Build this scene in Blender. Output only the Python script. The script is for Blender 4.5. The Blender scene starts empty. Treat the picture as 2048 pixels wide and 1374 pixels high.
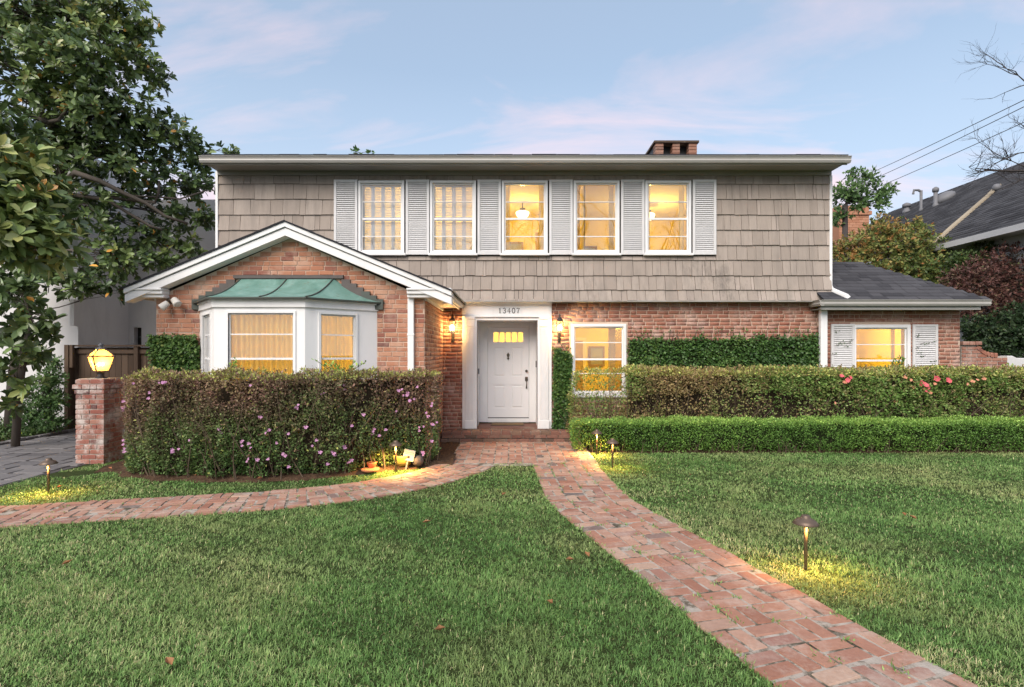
import bpy, math, random
import numpy as np
from mathutils import Vector, Matrix
random.seed(7); RG = np.random.default_rng(7)
SC = bpy.context.scene; COL = SC.collection
# ------------------------------------------------------------------ camera
cam_d = bpy.data.cameras.new('camera'); cam = bpy.data.objects.new('camera', cam_d); COL.objects.link(cam)
cam.location = (0, 0, 1.8); cam.rotation_euler = (math.radians(90), 0, 0)
cam_d.sensor_width = 36; cam_d.lens = 19.34; cam_d.shift_y = 20 / 2048; cam_d.clip_end = 3000; cam_d.clip_start = .05
SC.camera = cam
# ------------------------------------------------------------------ sky, sun, exposure
SUN_EL, SUN_AZ = math.radians(38), math.radians(205)      # behind the camera, a little to the left
W = bpy.data.worlds.new('World'); SC.world = W; W.use_nodes = True
nt = W.node_tree; nt.nodes.clear()
def wn(t, **k):
    n = nt.nodes.new(t)
    for a, b in k.items(): setattr(n, a, b)
    return n
sky = wn('ShaderNodeTexSky', sky_type='NISHITA', sun_disc=False, sun_elevation=SUN_EL, sun_rotation=SUN_AZ, air_density=1.0, dust_density=1.2, ozone_density=1.6)
tc = wn('ShaderNodeTexCoord'); sep = wn('ShaderNodeSeparateXYZ'); nt.links.new(tc.outputs['Generated'], sep.inputs[0])
zc = wn('ShaderNodeMath', operation='MAXIMUM'); nt.links.new(sep.outputs[2], zc.inputs[0]); zc.inputs[1].default_value = 0.0
za = wn('ShaderNodeMath', operation='ADD'); nt.links.new(zc.outputs[0], za.inputs[0]); za.inputs[1].default_value = .10
dx = wn('ShaderNodeMath', operation='DIVIDE'); nt.links.new(sep.outputs[0], dx.inputs[0]); nt.links.new(za.outputs[0], dx.inputs[1])
dy = wn('ShaderNodeMath', operation='DIVIDE'); nt.links.new(sep.outputs[1], dy.inputs[0]); nt.links.new(za.outputs[0], dy.inputs[1])
cmb = wn('ShaderNodeCombineXYZ'); nt.links.new(dx.outputs[0], cmb.inputs[0]); nt.links.new(dy.outputs[0], cmb.inputs[1])
mp = wn('ShaderNodeMapping'); nt.links.new(cmb.outputs[0], mp.inputs[0])
mp.inputs['Location'].default_value = (9.7, 4.4, 0); mp.inputs['Rotation'].default_value = (0, 0, .25); mp.inputs['Scale'].default_value = (.55, 1.25, 1)
n1 = wn('ShaderNodeTexNoise'); nt.links.new(mp.outputs[0], n1.inputs['Vector'])
n1.inputs['Scale'].default_value = 1.4; n1.inputs['Detail'].default_value = 7; n1.inputs['Roughness'].default_value = .56; n1.inputs['Distortion'].default_value = .5
cr = wn('ShaderNodeValToRGB'); nt.links.new(n1.outputs[0], cr.inputs[0])
cr.color_ramp.elements[0].position = .47; cr.color_ramp.elements[0].color = (0, 0, 0, 1)
cr.color_ramp.elements[1].position = .74; cr.color_ramp.elements[1].color = (.66, .66, .66, 1)
hor = wn('ShaderNodeMapRange'); nt.links.new(zc.outputs[0], hor.inputs[0])
hor.inputs[1].default_value = 0; hor.inputs[2].default_value = .45; hor.inputs[3].default_value = 1.0; hor.inputs[4].default_value = .45
SKYK = wn('ShaderNodeMixRGB', blend_type='MULTIPLY'); SKYK.inputs[0].default_value = 1; nt.links.new(sky.outputs[0], SKYK.inputs[1]); SKYK.inputs[2].default_value = (.95, 1.10, 1.04, 1)
hz = wn('ShaderNodeMixRGB'); nt.links.new(hor.outputs[0], hz.inputs[0]); nt.links.new(SKYK.outputs[0], hz.inputs[1]); hz.inputs[2].default_value = (4.0, 4.6, 5.65, 1)
mixc = wn('ShaderNodeMixRGB'); nt.links.new(cr.outputs[0], mixc.inputs[0]); nt.links.new(hz.outputs[0], mixc.inputs[1]); mixc.inputs[2].default_value = (7.5, 5.15, 5.1, 1)
bg = wn('ShaderNodeBackground'); nt.links.new(mixc.outputs[0], bg.inputs[0]); bg.inputs[1].default_value = .07
wo = wn('ShaderNodeOutputWorld'); nt.links.new(bg.outputs[0], wo.inputs[0])
sd = bpy.data.lights.new('sun', 'SUN'); sd.energy = 1.5; sd.angle = math.radians(45); sd.color = (1, .90, .82)
sun = bpy.data.objects.new('sun', sd); COL.objects.link(sun)
d = Vector((math.sin(SUN_AZ) * math.cos(SUN_EL), math.cos(SUN_AZ) * math.cos(SUN_EL), math.sin(SUN_EL)))
sun.rotation_euler = d.to_track_quat('Z', 'Y').to_euler()
SC.view_settings.view_transform = 'Standard'; SC.view_settings.look = 'None'; SC.view_settings.exposure = 1.35; SC.view_settings.gamma = 1
SC.cycles.use_denoising = True; SC.cycles.max_bounces = 8; SC.cycles.transparent_max_bounces = 12
SC.cycles.sample_clamp_indirect = 4.0; SC.cycles.caustics_reflective = False; SC.cycles.caustics_refractive = False
# ------------------------------------------------------------------ helpers
F = 1100.0
def at(px, py, Y): return Vector(((px - 1024) * Y / F, Y, 1.8 - (py - 707) * Y / F))
def gx(px, Y): return (px - 1024) * Y / F
def gz(py, Y): return 1.8 - (py - 707) * Y / F

def tag(o, label=None, cat=None, group=None, kind=None):
    if label: o['label'] = label
    if cat: o['category'] = cat
    if group: o['group'] = group
    if kind: o['kind'] = kind
    return o
def link(o, parent=None):
    COL.objects.link(o)
    if parent is not None:
        o.parent = parent
        if parent.type == 'EMPTY': o.matrix_parent_inverse = Matrix.Translation(-parent.location)
    return o
def empty(name, loc, label=None, cat=None, group=None):
    o = bpy.data.objects.new(name, None); o.location = loc; o.empty_display_size = .1; COL.objects.link(o)
    return tag(o, label, cat, group)
def fast_mesh(name, V, faces, attrs=None, smooth=False):
    """V (n,3); faces (m,k) all the same k."""
    V = np.asarray(V, np.float32); faces = np.asarray(faces, np.int32); m, k = faces.shape
    me = bpy.data.meshes.new(name)
    me.vertices.add(len(V)); me.vertices.foreach_set('co', V.ravel())
    me.loops.add(m * k); me.loops.foreach_set('vertex_index', faces.ravel())
    me.polygons.add(m); me.polygons.foreach_set('loop_start', np.arange(0, m * k, k, dtype=np.int32))
    me.polygons.foreach_set('loop_total', np.full(m, k, np.int32))
    if smooth: me.polygons.foreach_set('use_smooth', np.ones(m, bool))
    for a, val in (attrs or {}).items():
        at_ = me.attributes.new(a, 'FLOAT', 'POINT'); at_.data.foreach_set('value', np.asarray(val, np.float32))
    me.update(calc_edges=True); me.validate()
    return me
def mesh_obj(name, me, mat, parent=None, loc=None, rot=None, scale=None):
    if mat is not None and not me.materials: me.materials.append(mat)
    o = bpy.data.objects.new(name, me)
    if loc is not None: o.location = loc
    if rot is not None: o.rotation_euler = rot
    if scale is not None: o.scale = scale
    return link(o, parent)
class MB:
    def __init__(s): s.V = []; s.F = []
    def poly(s, pts):
        i = len(s.V); s.V += [tuple(p) for p in pts]; s.F.append(tuple(range(i, i + len(pts)))); return s
    def hexa(s, p):       # 8 points: bottom ring 0-3, top ring 4-7
        i = len(s.V); s.V += [tuple(q) for q in p]
        s.F += [(i, i+3, i+2, i+1), (i+4, i+5, i+6, i+7), (i, i+1, i+5, i+4), (i+1, i+2, i+6, i+5), (i+2, i+3, i+7, i+6), (i+3, i, i+4, i+7)]; return s
    def box(s, x0, x1, y0, y1, z0, z1):
        return s.hexa([(x0,y0,z0),(x1,y0,z0),(x1,y1,z0),(x0,y1,z0),(x0,y0,z1),(x1,y0,z1),(x1,y1,z1),(x0,y1,z1)])
    def prism(s, prof, axis, a0, a1):
        """closed profile of 2-d points extruded along x, y or z."""
        def q(u, v, w): return (w, u, v) if axis == 'x' else (u, w, v) if axis == 'y' else (u, v, w)
        i = len(s.V); n = len(prof)
        s.V += [q(u, v, a0) for u, v in prof] + [q(u, v, a1) for u, v in prof]
        s.F += [(i+k, i+(k+1) % n, i+n+(k+1) % n, i+n+k) for k in range(n)] + [tuple(range(i+n-1, i-1, -1)), tuple(range(i+n, i+2*n))]; return s
    def tube(s, pts, rad, n=7, cap=True):
        pts = [Vector(p) for p in pts]; i0 = len(s.V); up = Vector((.13, .31, .94))
        if not hasattr(rad, '__len__'): rad = [rad] * len(pts)
        for k, p in enumerate(pts):
            t = (pts[min(k+1, len(pts)-1)] - pts[max(k-1, 0)]); t.normalize()
            a = t.cross(up)
            if a.length < .05: a = t.cross(Vector((1, 0, 0)))
            a.normalize(); b = t.cross(a)
            for j in range(n):
                c = 2 * math.pi * j / n; s.V.append(tuple(p + rad[k] * (math.cos(c) * a + math.sin(c) * b)))
        for k in range(len(pts) - 1):
            for j in range(n):
                s.F.append((i0+k*n+j, i0+k*n+(j+1) % n, i0+(k+1)*n+(j+1) % n, i0+(k+1)*n+j))
        if cap:
            s.F.append(tuple(range(i0+n-1, i0-1, -1))); e = i0 + (len(pts)-1)*n; s.F.append(tuple(range(e, e+n)))
        return s
    def lathe(s, prof, c=(0, 0, 0), n=16):
        i0 = len(s.V)
        for r, z in prof:
            for j in range(n):
                a = 2*math.pi*(j+.5)/n; s.V.append((c[0]+r*math.cos(a), c[1]+r*math.sin(a), c[2]+z))
        for k in range(len(prof)-1):
            for j in range(n): s.F.append((i0+k*n+j, i0+k*n+(j+1) % n, i0+(k+1)*n+(j+1) % n, i0+(k+1)*n+j))
        s.F.append(tuple(range(i0+n-1, i0-1, -1))); e = i0+(len(prof)-1)*n; s.F.append(tuple(range(e, e+n)))
        return s
    def ball(s, c, r, n=12, sz=1.0):
        k = n // 2
        return s.lathe([(max(r*math.sin(math.pi*i/k), 1e-4), -r*sz*math.cos(math.pi*i/k)) for i in range(k+1)], c, n)
    def ring(s, x0, x1, z0, z1, w, y0, y1, wb=None, wt=None):
        wb = w if wb is None else wb; wt = w if wt is None else wt
        s.box(x0, x0+w, y0, y1, z0, z1); s.box(x1-w, x1, y0, y1, z0, z1)
        s.box(x0+w, x1-w, y0, y1, z0, z0+wb); s.box(x0+w, x1-w, y0, y1, z1-wt, z1); return s
    def mesh(s, name='m', smooth=False):
        me = bpy.data.meshes.new(name); me.from_pydata(s.V, [], s.F)
        if smooth: me.polygons.foreach_set('use_smooth', [True]*len(me.polygons))
        me.update(); return me
    def build(s, name, mat, parent=None, smooth=False, loc=None, rot=None):
        return mesh_obj(name, s.mesh(name, smooth), mat, parent, loc, rot)
def bevel(o, w=.004, seg=2):
    m = o.modifiers.new('bevel', 'BEVEL'); m.width = w; m.segments = seg; m.limit_method = 'ANGLE'; m.angle_limit = math.radians(40); return o
# ------------------------------------------------------------------ materials
class NT:
    def __init__(s, name):
        s.m = bpy.data.materials.new(name); s.m.use_nodes = True; s.t = s.m.node_tree; s.t.nodes.clear()
        s.out = s.t.nodes.new('ShaderNodeOutputMaterial')
    def n(s, t, ins=None, **k):
        x = s.t.nodes.new(t)
        for a, b in k.items(): setattr(x, a, b)
        for a, b in (ins or {}).items(): s.set(x.inputs[a], b)
        return x
    def set(s, sock, v):
        if hasattr(v, 'is_linked') or isinstance(v, bpy.types.NodeSocket): s.t.links.new(v, sock)
        else: sock.default_value = (*v, 1) if (hasattr(v, '__len__') and len(v) == 3 and sock.type == 'RGBA') else v
    def noise(s, scale=5, detail=4, rough=.55, map_=None, dist=0):
        pos = s.n('ShaderNodeNewGeometry').outputs['Position']
        if map_: pos = s.n('ShaderNodeMapping', {'Vector': pos, 'Scale': map_}).outputs[0]
        return s.n('ShaderNodeTexNoise', {'Vector': pos, 'Scale': scale, 'Detail': detail, 'Roughness': rough, 'Distortion': dist}).outputs[0]
    def ramp(s, fac, stops, interp='LINEAR'):
        r = s.n('ShaderNodeValToRGB', {'Fac': fac}); e = r.color_ramp; e.interpolation = interp
        while len(e.elements) < len(stops): e.elements.new(.5)
        for el, (p, c) in zip(e.elements, stops): el.position = p; el.color = (*c, 1) if len(c) == 3 else c
        return r.outputs[0]
    def mix(s, f, a, b, mode='MIX'):
        x = s.n('ShaderNodeMixRGB', {0: f, 1: a, 2: b}, blend_type=mode); return x.outputs[0]
    def math(s, op, a, b=0.0): return s.n('ShaderNodeMath', {0: a, 1: b}, operation=op).outputs[0]
    def rnd(s):
        a = s.n('ShaderNodeObjectInfo').outputs['Random']; b = s.n('ShaderNodeNewGeometry').outputs['Random Per Island']
        return s.math('FRACT', s.math('ADD', a, b))
    def attr(s, name): return s.n('ShaderNodeAttribute', attribute_name=name).outputs['Fac']
    def bump(s, h, strength=.3, dist=.01): return s.n('ShaderNodeBump', {'Height': h, 'Strength': strength, 'Distance': dist}).outputs[0]
    def bsdf(s, col, rough=.6, metal=0.0, normal=None, spec=.5, **k):
        b = s.n('ShaderNodeBsdfPrincipled', {'Base Color': col, 'Roughness': rough, 'Metallic': metal, 'Specular IOR Level': spec})
        if normal is not None: s.set(b.inputs['Normal'], normal)
        for a, v in k.items(): s.set(b.inputs[a], v)
        return b.outputs[0]
    def done(s, sh): s.t.links.new(sh, s.out.inputs['Surface']); return s.m
def paint(name, col, rough=.5, var=.06, scale=3, dirt=None, metal=0.0, bump=.05, spec=.4):
    t = NT(name); n = t.noise(scale, 5, .6)
    c = t.mix(n, tuple(v*(1-var) for v in col), tuple(min(1, v*(1+var)) for v in col))
    if dirt:
        d_ = t.ramp(t.noise(1.7, 6, .7, (1, 1, .25)), [(.52, (0, 0, 0)), (.75, (1, 1, 1))]); c = t.mix(t.math('MULTIPLY', d_, dirt), c, tuple(v*.55 for v in col))
    return t.done(t.bsdf(c, rough, metal, t.bump(t.noise(60, 3), bump, .004), spec))
def brick_mat(name, stops, white=(.62, .50, .44), wlo=.58, whi=.74, wmax=.75, wscale=2.6, dark=.4):
    t = NT(name); r = t.rnd()
    c = t.ramp(r, stops)
    c = t.mix(t.math('MULTIPLY', t.noise(28, 5, .65), dark), c, t.mix(1.0, c, (.45, .36, .32), 'MULTIPLY'))
    w = t.ramp(t.math('ADD', t.math('MULTIPLY', t.noise(wscale, 4, .6), .72), t.math('MULTIPLY', t.noise(34, 4, .7), .30)), [(wlo, (0, 0, 0)), (whi, (wmax,)*3)])
    c = t.mix(w, c, white)
    return t.done(t.bsdf(c, .88, 0, t.bump(t.noise(90, 5, .7), .55, .006), .25))
M = {}
M['brick'] = brick_mat('wall_brick', [(0, (.41, .170, .105)), (.22, (.51, .235, .140)), (.45, (.45, .195, .120)), (.66, (.55, .285, .180)), (.8, (.46, .21, .13)), (.9, (.34, .14, .10)), (1, (.23, .11, .09))], (.62, .46, .36), .49, .74, .7)
M['brick_old'] = brick_mat('wall_brick_washed', [(0, (.33, .135, .09)), (.3, (.40, .185, .125)), (.6, (.36, .155, .105)), (.85, (.43, .225, .16)), (1, (.24, .105, .08))], (.62, .48, .41), .49, .72, .8)
M['brick_post'] = brick_mat('post_brick', [(0, (.30, .105, .08)), (.3, (.38, .16, .115)), (.55, (.33, .125, .095)), (.8, (.44, .23, .17)), (1, (.16, .085, .08))], (.62, .55, .50), .48, .63, .85, 4.5)
M['brick_path'] = brick_mat('path_brick', [(0, (.37, .180, .125)), (.2, (.52, .285, .200)), (.4, (.44, .225, .160)), (.55, (.57, .36, .265)), (.7, (.48, .27, .195)), (.84, (.38, .205, .160)), (.92, (.58, .41, .31)), (.97, (.30, .21, .18)), (1, (.18, .155, .145))], (.62, .53, .45), .50, .76, .65, 3.2, .7)
M['brick_step'] = brick_mat('step_brick', [(0, (.20, .10, .075)), (.4, (.30, .16, .12)), (.7, (.26, .17, .12)), (1, (.11, .08, .06))], (.38, .33, .25), .52, .72, .7, 3.0, .7)
M['mortar'] = paint('mortar', (.58, .44, .34), .95, .22, 14, bump=.5, spec=.1)
M['mortar_grey'] = paint('grey_mortar', (.42, .38, .33), .95, .2, 14, bump=.5, spec=.1)
def sand():
    t = NT('path_sand'); c = t.ramp(t.noise(7, 7, .7), [(.34, (.055, .050, .035)), (.44, (.17, .145, .11)), (.52, (.40, .35, .295)), (.75, (.52, .465, .405))]); return t.done(t.bsdf(c, .97, 0, t.bump(t.noise(60, 5), .6, .01), .1))
M['sand'] = sand()
M['white'] = paint('white_paint', (.81, .80, .785), .5, .05, 5, .32)
M['shutter'] = paint('shutter_paint', (.68, .67, .66), .5, .07, 5, .35)
M['door'] = paint('door_paint', (.80, .785, .775), .38, .02, 2)
M['gutter'] = paint('gutter_paint', (.40, .385, .355), .42, .06, 2.5, .25)
M['soffit'] = paint('soffit_paint', (.34, .32, .295), .6, .05, 2)
M['wsoffit'] = paint('white_soffit', (.66, .62, .56), .6, .04, 2)
def shingle_mat():
    t = NT('wall_shingle'); r = t.rnd()
    c = t.ramp(r, [(0, (.345, .29, .246)), (.35, (.40, .34, .29)), (.7, (.43, .365, .312)), (1, (.48, .412, .355))])
    g = t.noise(1.0, 5, .7, (55, 55, 2.2)); c = t.mix(t.math('MULTIPLY', g, .62), c, (.27, .22, .185))
    k = t.ramp(t.math('MULTIPLY', t.noise(1.0, 6, .75, (9, 9, 2.6)), t.noise(.5, 2, .5)), [(.30, (0, 0, 0)), (.42, (.6,)*3)]); c = t.mix(k, c, (.10, .09, .082))
    st = t.ramp(t.noise(1.0, 5, .65, (7, 7, .7)), [(.46, (0, 0, 0)), (.72, (.5,)*3)]); c = t.mix(st, c, (.20, .175, .155))
    return t.done(t.bsdf(c, .85, 0, t.bump(g, .6, .008), .2))
M['shingle'] = shingle_mat()
def roof_mat(name, lo, hi):
    t = NT(name); r = t.attr('rnd'); c = t.mix(r, lo, hi); c = t.mix(t.math('MULTIPLY', t.noise(120, 3, .7), .5), c, tuple(v*.45 for v in lo))
    return t.done(t.bsdf(c, .92, 0, t.bump(t.noise(150, 3), .5, .004), .2))
M['roof'] = roof_mat('asphalt_shingle', (.050, .050, .057), (.105, .104, .114))
M['roof2'] = roof_mat('neighbour_roof_shingle', (.055, .055, .060), (.12, .12, .128))
def copper():
    t = NT('patina_copper'); n = t.noise(2.6, 7, .65, (1, 1, .35), .6)
    c = t.ramp(n, [(.25, (.085, .185, .150)), (.45, (.150, .290, .240)), (.6, (.215, .370, .320)), (.8, (.30, .44, .37))])
    st = t.ramp(t.noise(5, 6, .7, (2.4, 2.4, .3)), [(.56, (0, 0, 0)), (.74, (.7,)*3)]); c = t.mix(st, c, (.16, .155, .105))
    return t.done(t.bsdf(c, .55, .15, t.bump(t.noise(9, 4), .25, .02), .4))
M['copper'] = copper()
M['seam'] = paint('dark_copper', (.075, .085, .072), .6, .35, 6, bump=.3)
M['lead'] = paint('lead_flashing', (.10, .085, .078), .65, .4, 5, bump=.3)
def glass_mat(name, base, tint=(1, 1, 1), rough=0.0):
    t = NT(name); fr = t.n('ShaderNodeFresnel', {'IOR': 1.52}).outputs[0]
    f = t.n('ShaderNodeMapRange', {0: fr, 1: 0.0, 2: 1.0, 3: base, 4: 1.0}).outputs[0]
    g = t.n('ShaderNodeBsdfGlossy', {'Color': (1, 1, 1, 1), 'Roughness': rough}).outputs[0]
    tr = t.n('ShaderNodeBsdfTransparent', {'Color': tint}).outputs[0]
    return t.done(t.n('ShaderNodeMixShader', {0: f, 1: tr, 2: g}).outputs[0])
M['glass'] = glass_mat('window_glass', .06)
M['lglass'] = glass_mat('lantern_glass', .03)
def emit(name, col, st):
    t = NT(name); return t.done(t.n('ShaderNodeEmission', {'Color': col, 'Strength': st}).outputs[0])
WARM = (1, .71, .15)
M['bulb'] = emit('bulb_glow', (1, .72, .36), 16)
M['shade_glow'] = emit('lampshade_glow', (1, .72, .36), 2.2)
def frosted():
    t = NT('frosted_amber_glass'); a = t.n('ShaderNodeBsdfTranslucent', {'Color': (.9, .62, .25)}).outputs[0]; b = t.n('ShaderNodeBsdfTransparent', {'Color': (1, .74, .34)}).outputs[0]
    c = t.n('ShaderNodeMixShader', {0: .45, 1: a, 2: b}).outputs[0]; g = t.n('ShaderNodeBsdfGlossy', {'Roughness': .15}).outputs[0]
    return t.done(t.n('ShaderNodeMixShader', {0: .06, 1: c, 2: g}).outputs[0])
M['frosted'] = frosted()
M['iron'] = paint('dark_iron', (.045, .04, .036), .5, .3, 12, metal=.3, bump=.2)
M['bronze'] = paint('bronze_metal', (.16, .115, .085), .45, .25, 12, metal=.5, bump=.15)
M['hardware'] = paint('aged_brass', (.10, .085, .065), .45, .2, 20, metal=.6)
M['steel'] = paint('grey_steel', (.17, .17, .178), .6, .12, 8)
M['room'] = paint('warm_room_wall', (.80, .64, .17), .9, .04, 2)
M['room_dark'] = paint('warm_room_trim', (.48, .34, .15), .8, .1, 2)
M['ceil'] = paint('room_ceiling', (.80, .70, .50), .9, .03, 2)
def cloth(name, col, tl=.55):
    t = NT(name); a = t.bsdf(col, .9, 0, None, .1); b = t.n('ShaderNodeBsdfTranslucent', {'Color': col}).outputs[0]
    return t.done(t.n('ShaderNodeMixShader', {0: tl, 1: a, 2: b}).outputs[0])
M['curtain'] = cloth('sheer_curtain', (.80, .68, .36))
M['blind'] = cloth('white_blind', (.88, .85, .80), .3)
M['stucco'] = paint('grey_stucco', (.72, .70, .69), .95, .10, .8, .35, bump=.5, spec=.1)
M['stucco_white'] = paint('white_stucco', (.60, .59, .58), .95, .06, 2, .2, bump=.4, spec=.1)
def wood(name, a, b):
    t = NT(name); r = t.rnd(); g = t.noise(1.0, 6, .7, (30, 30, 1.2)); c = t.mix(g, a, b); c = t.mix(t.math('MULTIPLY', r, .6), c, tuple(v*.5 for v in a))
    return t.done(t.bsdf(c, .85, 0, t.bump(g, .5, .006), .2))
M['fence'] = wood('weathered_fence_wood', (.085, .057, .040), (.20, .14, .10))
M['trim_wood'] = wood('tan_ridge_board', (.42, .34, .23), (.58, .49, .36))
M['bark'] = wood('grey_bark', (.065, .053, .044), (.17, .145, .12))
M['twig'] = wood('brown_twig', (.10, .07, .048), (.20, .15, .105))
M['dead_twig'] = wood('bare_dark_twig', (.045, .038, .036), (.10, .085, .08))
M['core'] = paint('shade_dark_brown', (.040, .030, .020), .95, .5, 25, bump=.6, spec=.05)  # near black brown: shade inside hedges and shingle gaps put into the colour
M['core_green'] = paint('shade_dark_green', (.022, .030, .012), .95, .5, 25, bump=.6, spec=.05)  # dark green with the shade inside the foliage put into the colour
def soil():
    t = NT('garden_soil'); c = t.ramp(t.noise(16, 8, .7), [(.3, (.035, .022, .015)), (.55, (.095, .058, .036)), (.75, (.17, .105, .065))])
    return t.done(t.bsdf(c, .97, 0, t.bump(t.noise(40, 6, .7), .8, .02), .1))
M['soil'] = soil()
def ground():
    t = NT('turf_soil'); c = t.ramp(t.noise(22, 8, .7), [(.3, (.022, .034, .011)), (.55, (.050, .070, .022)), (.75, (.09, .088, .042))])
    return t.done(t.bsdf(c, .97, 0, t.bump(t.noise(60, 6, .7), .8, .02), .1))
M['ground'] = ground()
def stone():
    t = NT('driveway_stone'); r = t.rnd(); c = t.ramp(r, [(0, (.15, .142, .145)), (.5, (.205, .195, .195)), (1, (.26, .245, .24))])
    c = t.mix(t.math('MULTIPLY', t.noise(20, 6, .7), .6), c, (.10, .095, .095)); return t.done(t.bsdf(c, .75, 0, t.bump(t.noise(30, 5), .5, .01), .3))
M['stone'] = stone(); M['joint'] = paint('driveway_joint', (.085, .08, .08), .95, .3, 20, bump=.5)
def leaf_mat(name, stops, rough=.5, trans=.25, spec=.35, patch=None, gain=1.0):
    t = NT(name); c = t.ramp(t.attr('tone'), stops)
    if patch: c = t.mix(t.ramp(t.noise(patch[1], 4, .6), [(patch[2], (0, 0, 0)), (patch[3], (patch[4],)*3)]), c, t.mix(1.0, t.mix(.65, c, patch[0]), (1, 1, 1), 'MULTIPLY'))
    v = t.math('ADD', t.math('MULTIPLY', t.attr('rnd'), 1.15*gain), .95*gain)
    c = t.n('ShaderNodeVectorMath', {0: c, 1: v}, operation='MULTIPLY').outputs[0]
    a = t.bsdf(c, rough, 0, None, spec); b = t.n('ShaderNodeBsdfTranslucent', {'Color': c}).outputs[0]
    return t.done(t.n('ShaderNodeMixShader', {0: trans, 1: a, 2: b}).outputs[0])
M['grass'] = leaf_mat('grass_blade', [(0, (.058, .118, .032)), (.35, (.100, .180, .050)), (.65, (.158, .236, .078)), (.85, (.26, .28, .125)), (1, (.40, .34, .20))], .5, .3, .3, ((.30, .27, .13), .55, .48, .70, .75), 1.32)
M['magnolia'] = leaf_mat('magnolia_leaf', [(0, (.032, .054, .020)), (.45, (.066, .098, .032)), (.75, (.122, .160, .052)), (.92, (.22, .22, .075)), (.97, (.30, .20, .05)), (1, (.46, .20, .04))], .30, .16, .6, None, 1.3)
M['azalea'] = leaf_mat('azalea_leaf', [(0, (.042, .078, .022)), (.35, (.074, .104, .036)), (.6, (.108, .082, .050)), (.8, (.135, .072, .058)), (.92, (.17, .18, .055)), (1, (.25, .27, .07))], .5, .25, .35, None, 1.5)
M['rose'] = leaf_mat('camellia_leaf', [(0, (.045, .085, .022)), (.4, (.085, .145, .035)), (.7, (.135, .125, .050)), (.85, (.150, .092, .055)), (1, (.25, .28, .075))], .45, .25, .35, None, 1.55)
M['box'] = leaf_mat('boxwood_leaf', [(0, (.030, .066, .014)), (.5, (.070, .130, .027)), (.85, (.125, .195, .042)), (1, (.20, .27, .065))], .42, .3, .35, None, 1.75)
M['ivy'] = leaf_mat('ivy_leaf', [(0, (.022, .055, .014)), (.5, (.045, .095, .022)), (.85, (.085, .140, .032)), (1, (.17, .19, .05))], .45, .15)
M['cover'] = leaf_mat('groundcover_leaf', [(0, (.020, .045, .012)), (.6, (.045, .085, .022)), (1, (.10, .14, .045))], .5, .15)
M['tree_mixed'] = leaf_mat('autumn_green_leaf', [(0, (.045, .075, .022)), (.45, (.095, .130, .035)), (.7, (.17, .16, .045)), (.88, (.24, .14, .045)), (1, (.30, .12, .04))], .55, .25)
M['maroon'] = leaf_mat('maroon_leaf', [(0, (.055, .024, .020)), (.45, (.095, .042, .034)), (.7, (.11, .068, .045)), (1, (.085, .10, .04))], .55, .2)
M['evergreen'] = leaf_mat('evergreen_leaf', [(0, (.012, .026, .010)), (.6, (.030, .052, .018)), (1, (.065, .085, .030))], .5, .15)
M['tree_light'] = leaf_mat('light_green_leaf', [(0, (.055, .105, .035)), (.6, (.115, .185, .060)), (1, (.20, .26, .09))], .5, .3)
def petal(name, col):
    t = NT(name); r = t.n('ShaderNodeObjectInfo').outputs['Random']; c = t.mix(r, col, tuple(min(1, v*1.15+.05) for v in col))
    a = t.bsdf(c, .6, 0, None, .2); b = t.n('ShaderNodeBsdfTranslucent', {'Color': c}).outputs[0]; return t.done(t.n('ShaderNodeMixShader', {0: .3, 1: a, 2: b}).outputs[0])
M['petal'] = petal('lilac_pink_petal', (.66, .34, .56)); M['petal_rose'] = petal('coral_pink_petal', (.80, .16, .19)); M['petal_peach'] = petal('peach_petal', (.80, .36, .22))
M['dry_leaf'] = paint('dry_leaf', (.30, .145, .060), .7, .4, 20)
M['terracotta'] = paint('terracotta', (.42, .16, .075), .8, .15, 10)
M['yellow'] = paint('yellow_plastic', (.55, .40, .09), .5, .08, 8)
M['sign_white'] = paint('sign_white', (.42, .41, .37), .5, .04, 8); M['black'] = paint('black_rubber_and_shade', (.025, .024, .024), .5, .1, 8)
M['ball'] = paint('dark_stone_ball', (.09, .075, .07), .7, .3, 14)
M['mat'] = paint('coir_mat', (.20, .13, .065), .98, .3, 60, bump=.8); M['chim'] = brick_mat('roof_chimney_brick', [(0, (.30, .15, .10)), (.5, (.38, .20, .14)), (1, (.22, .12, .09))], (.45, .36, .3), .52, .74, .6); M['orange_brick'] = brick_mat('chimney_brick_far', [(0, (.46, .22, .13)), (1, (.56, .30, .19))], (.6, .42, .3))
M['kitchen'] = paint('cabinet_wood', (.30, .20, .10), .6, .1, 3); M['orange_bowl'] = paint('orange_bowl', (.65, .16, .04), .4, .1, 5)
M['tan_room'] = paint('grey_pane_dark', (.05, .045, .04), .3, .1, 3)
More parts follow.
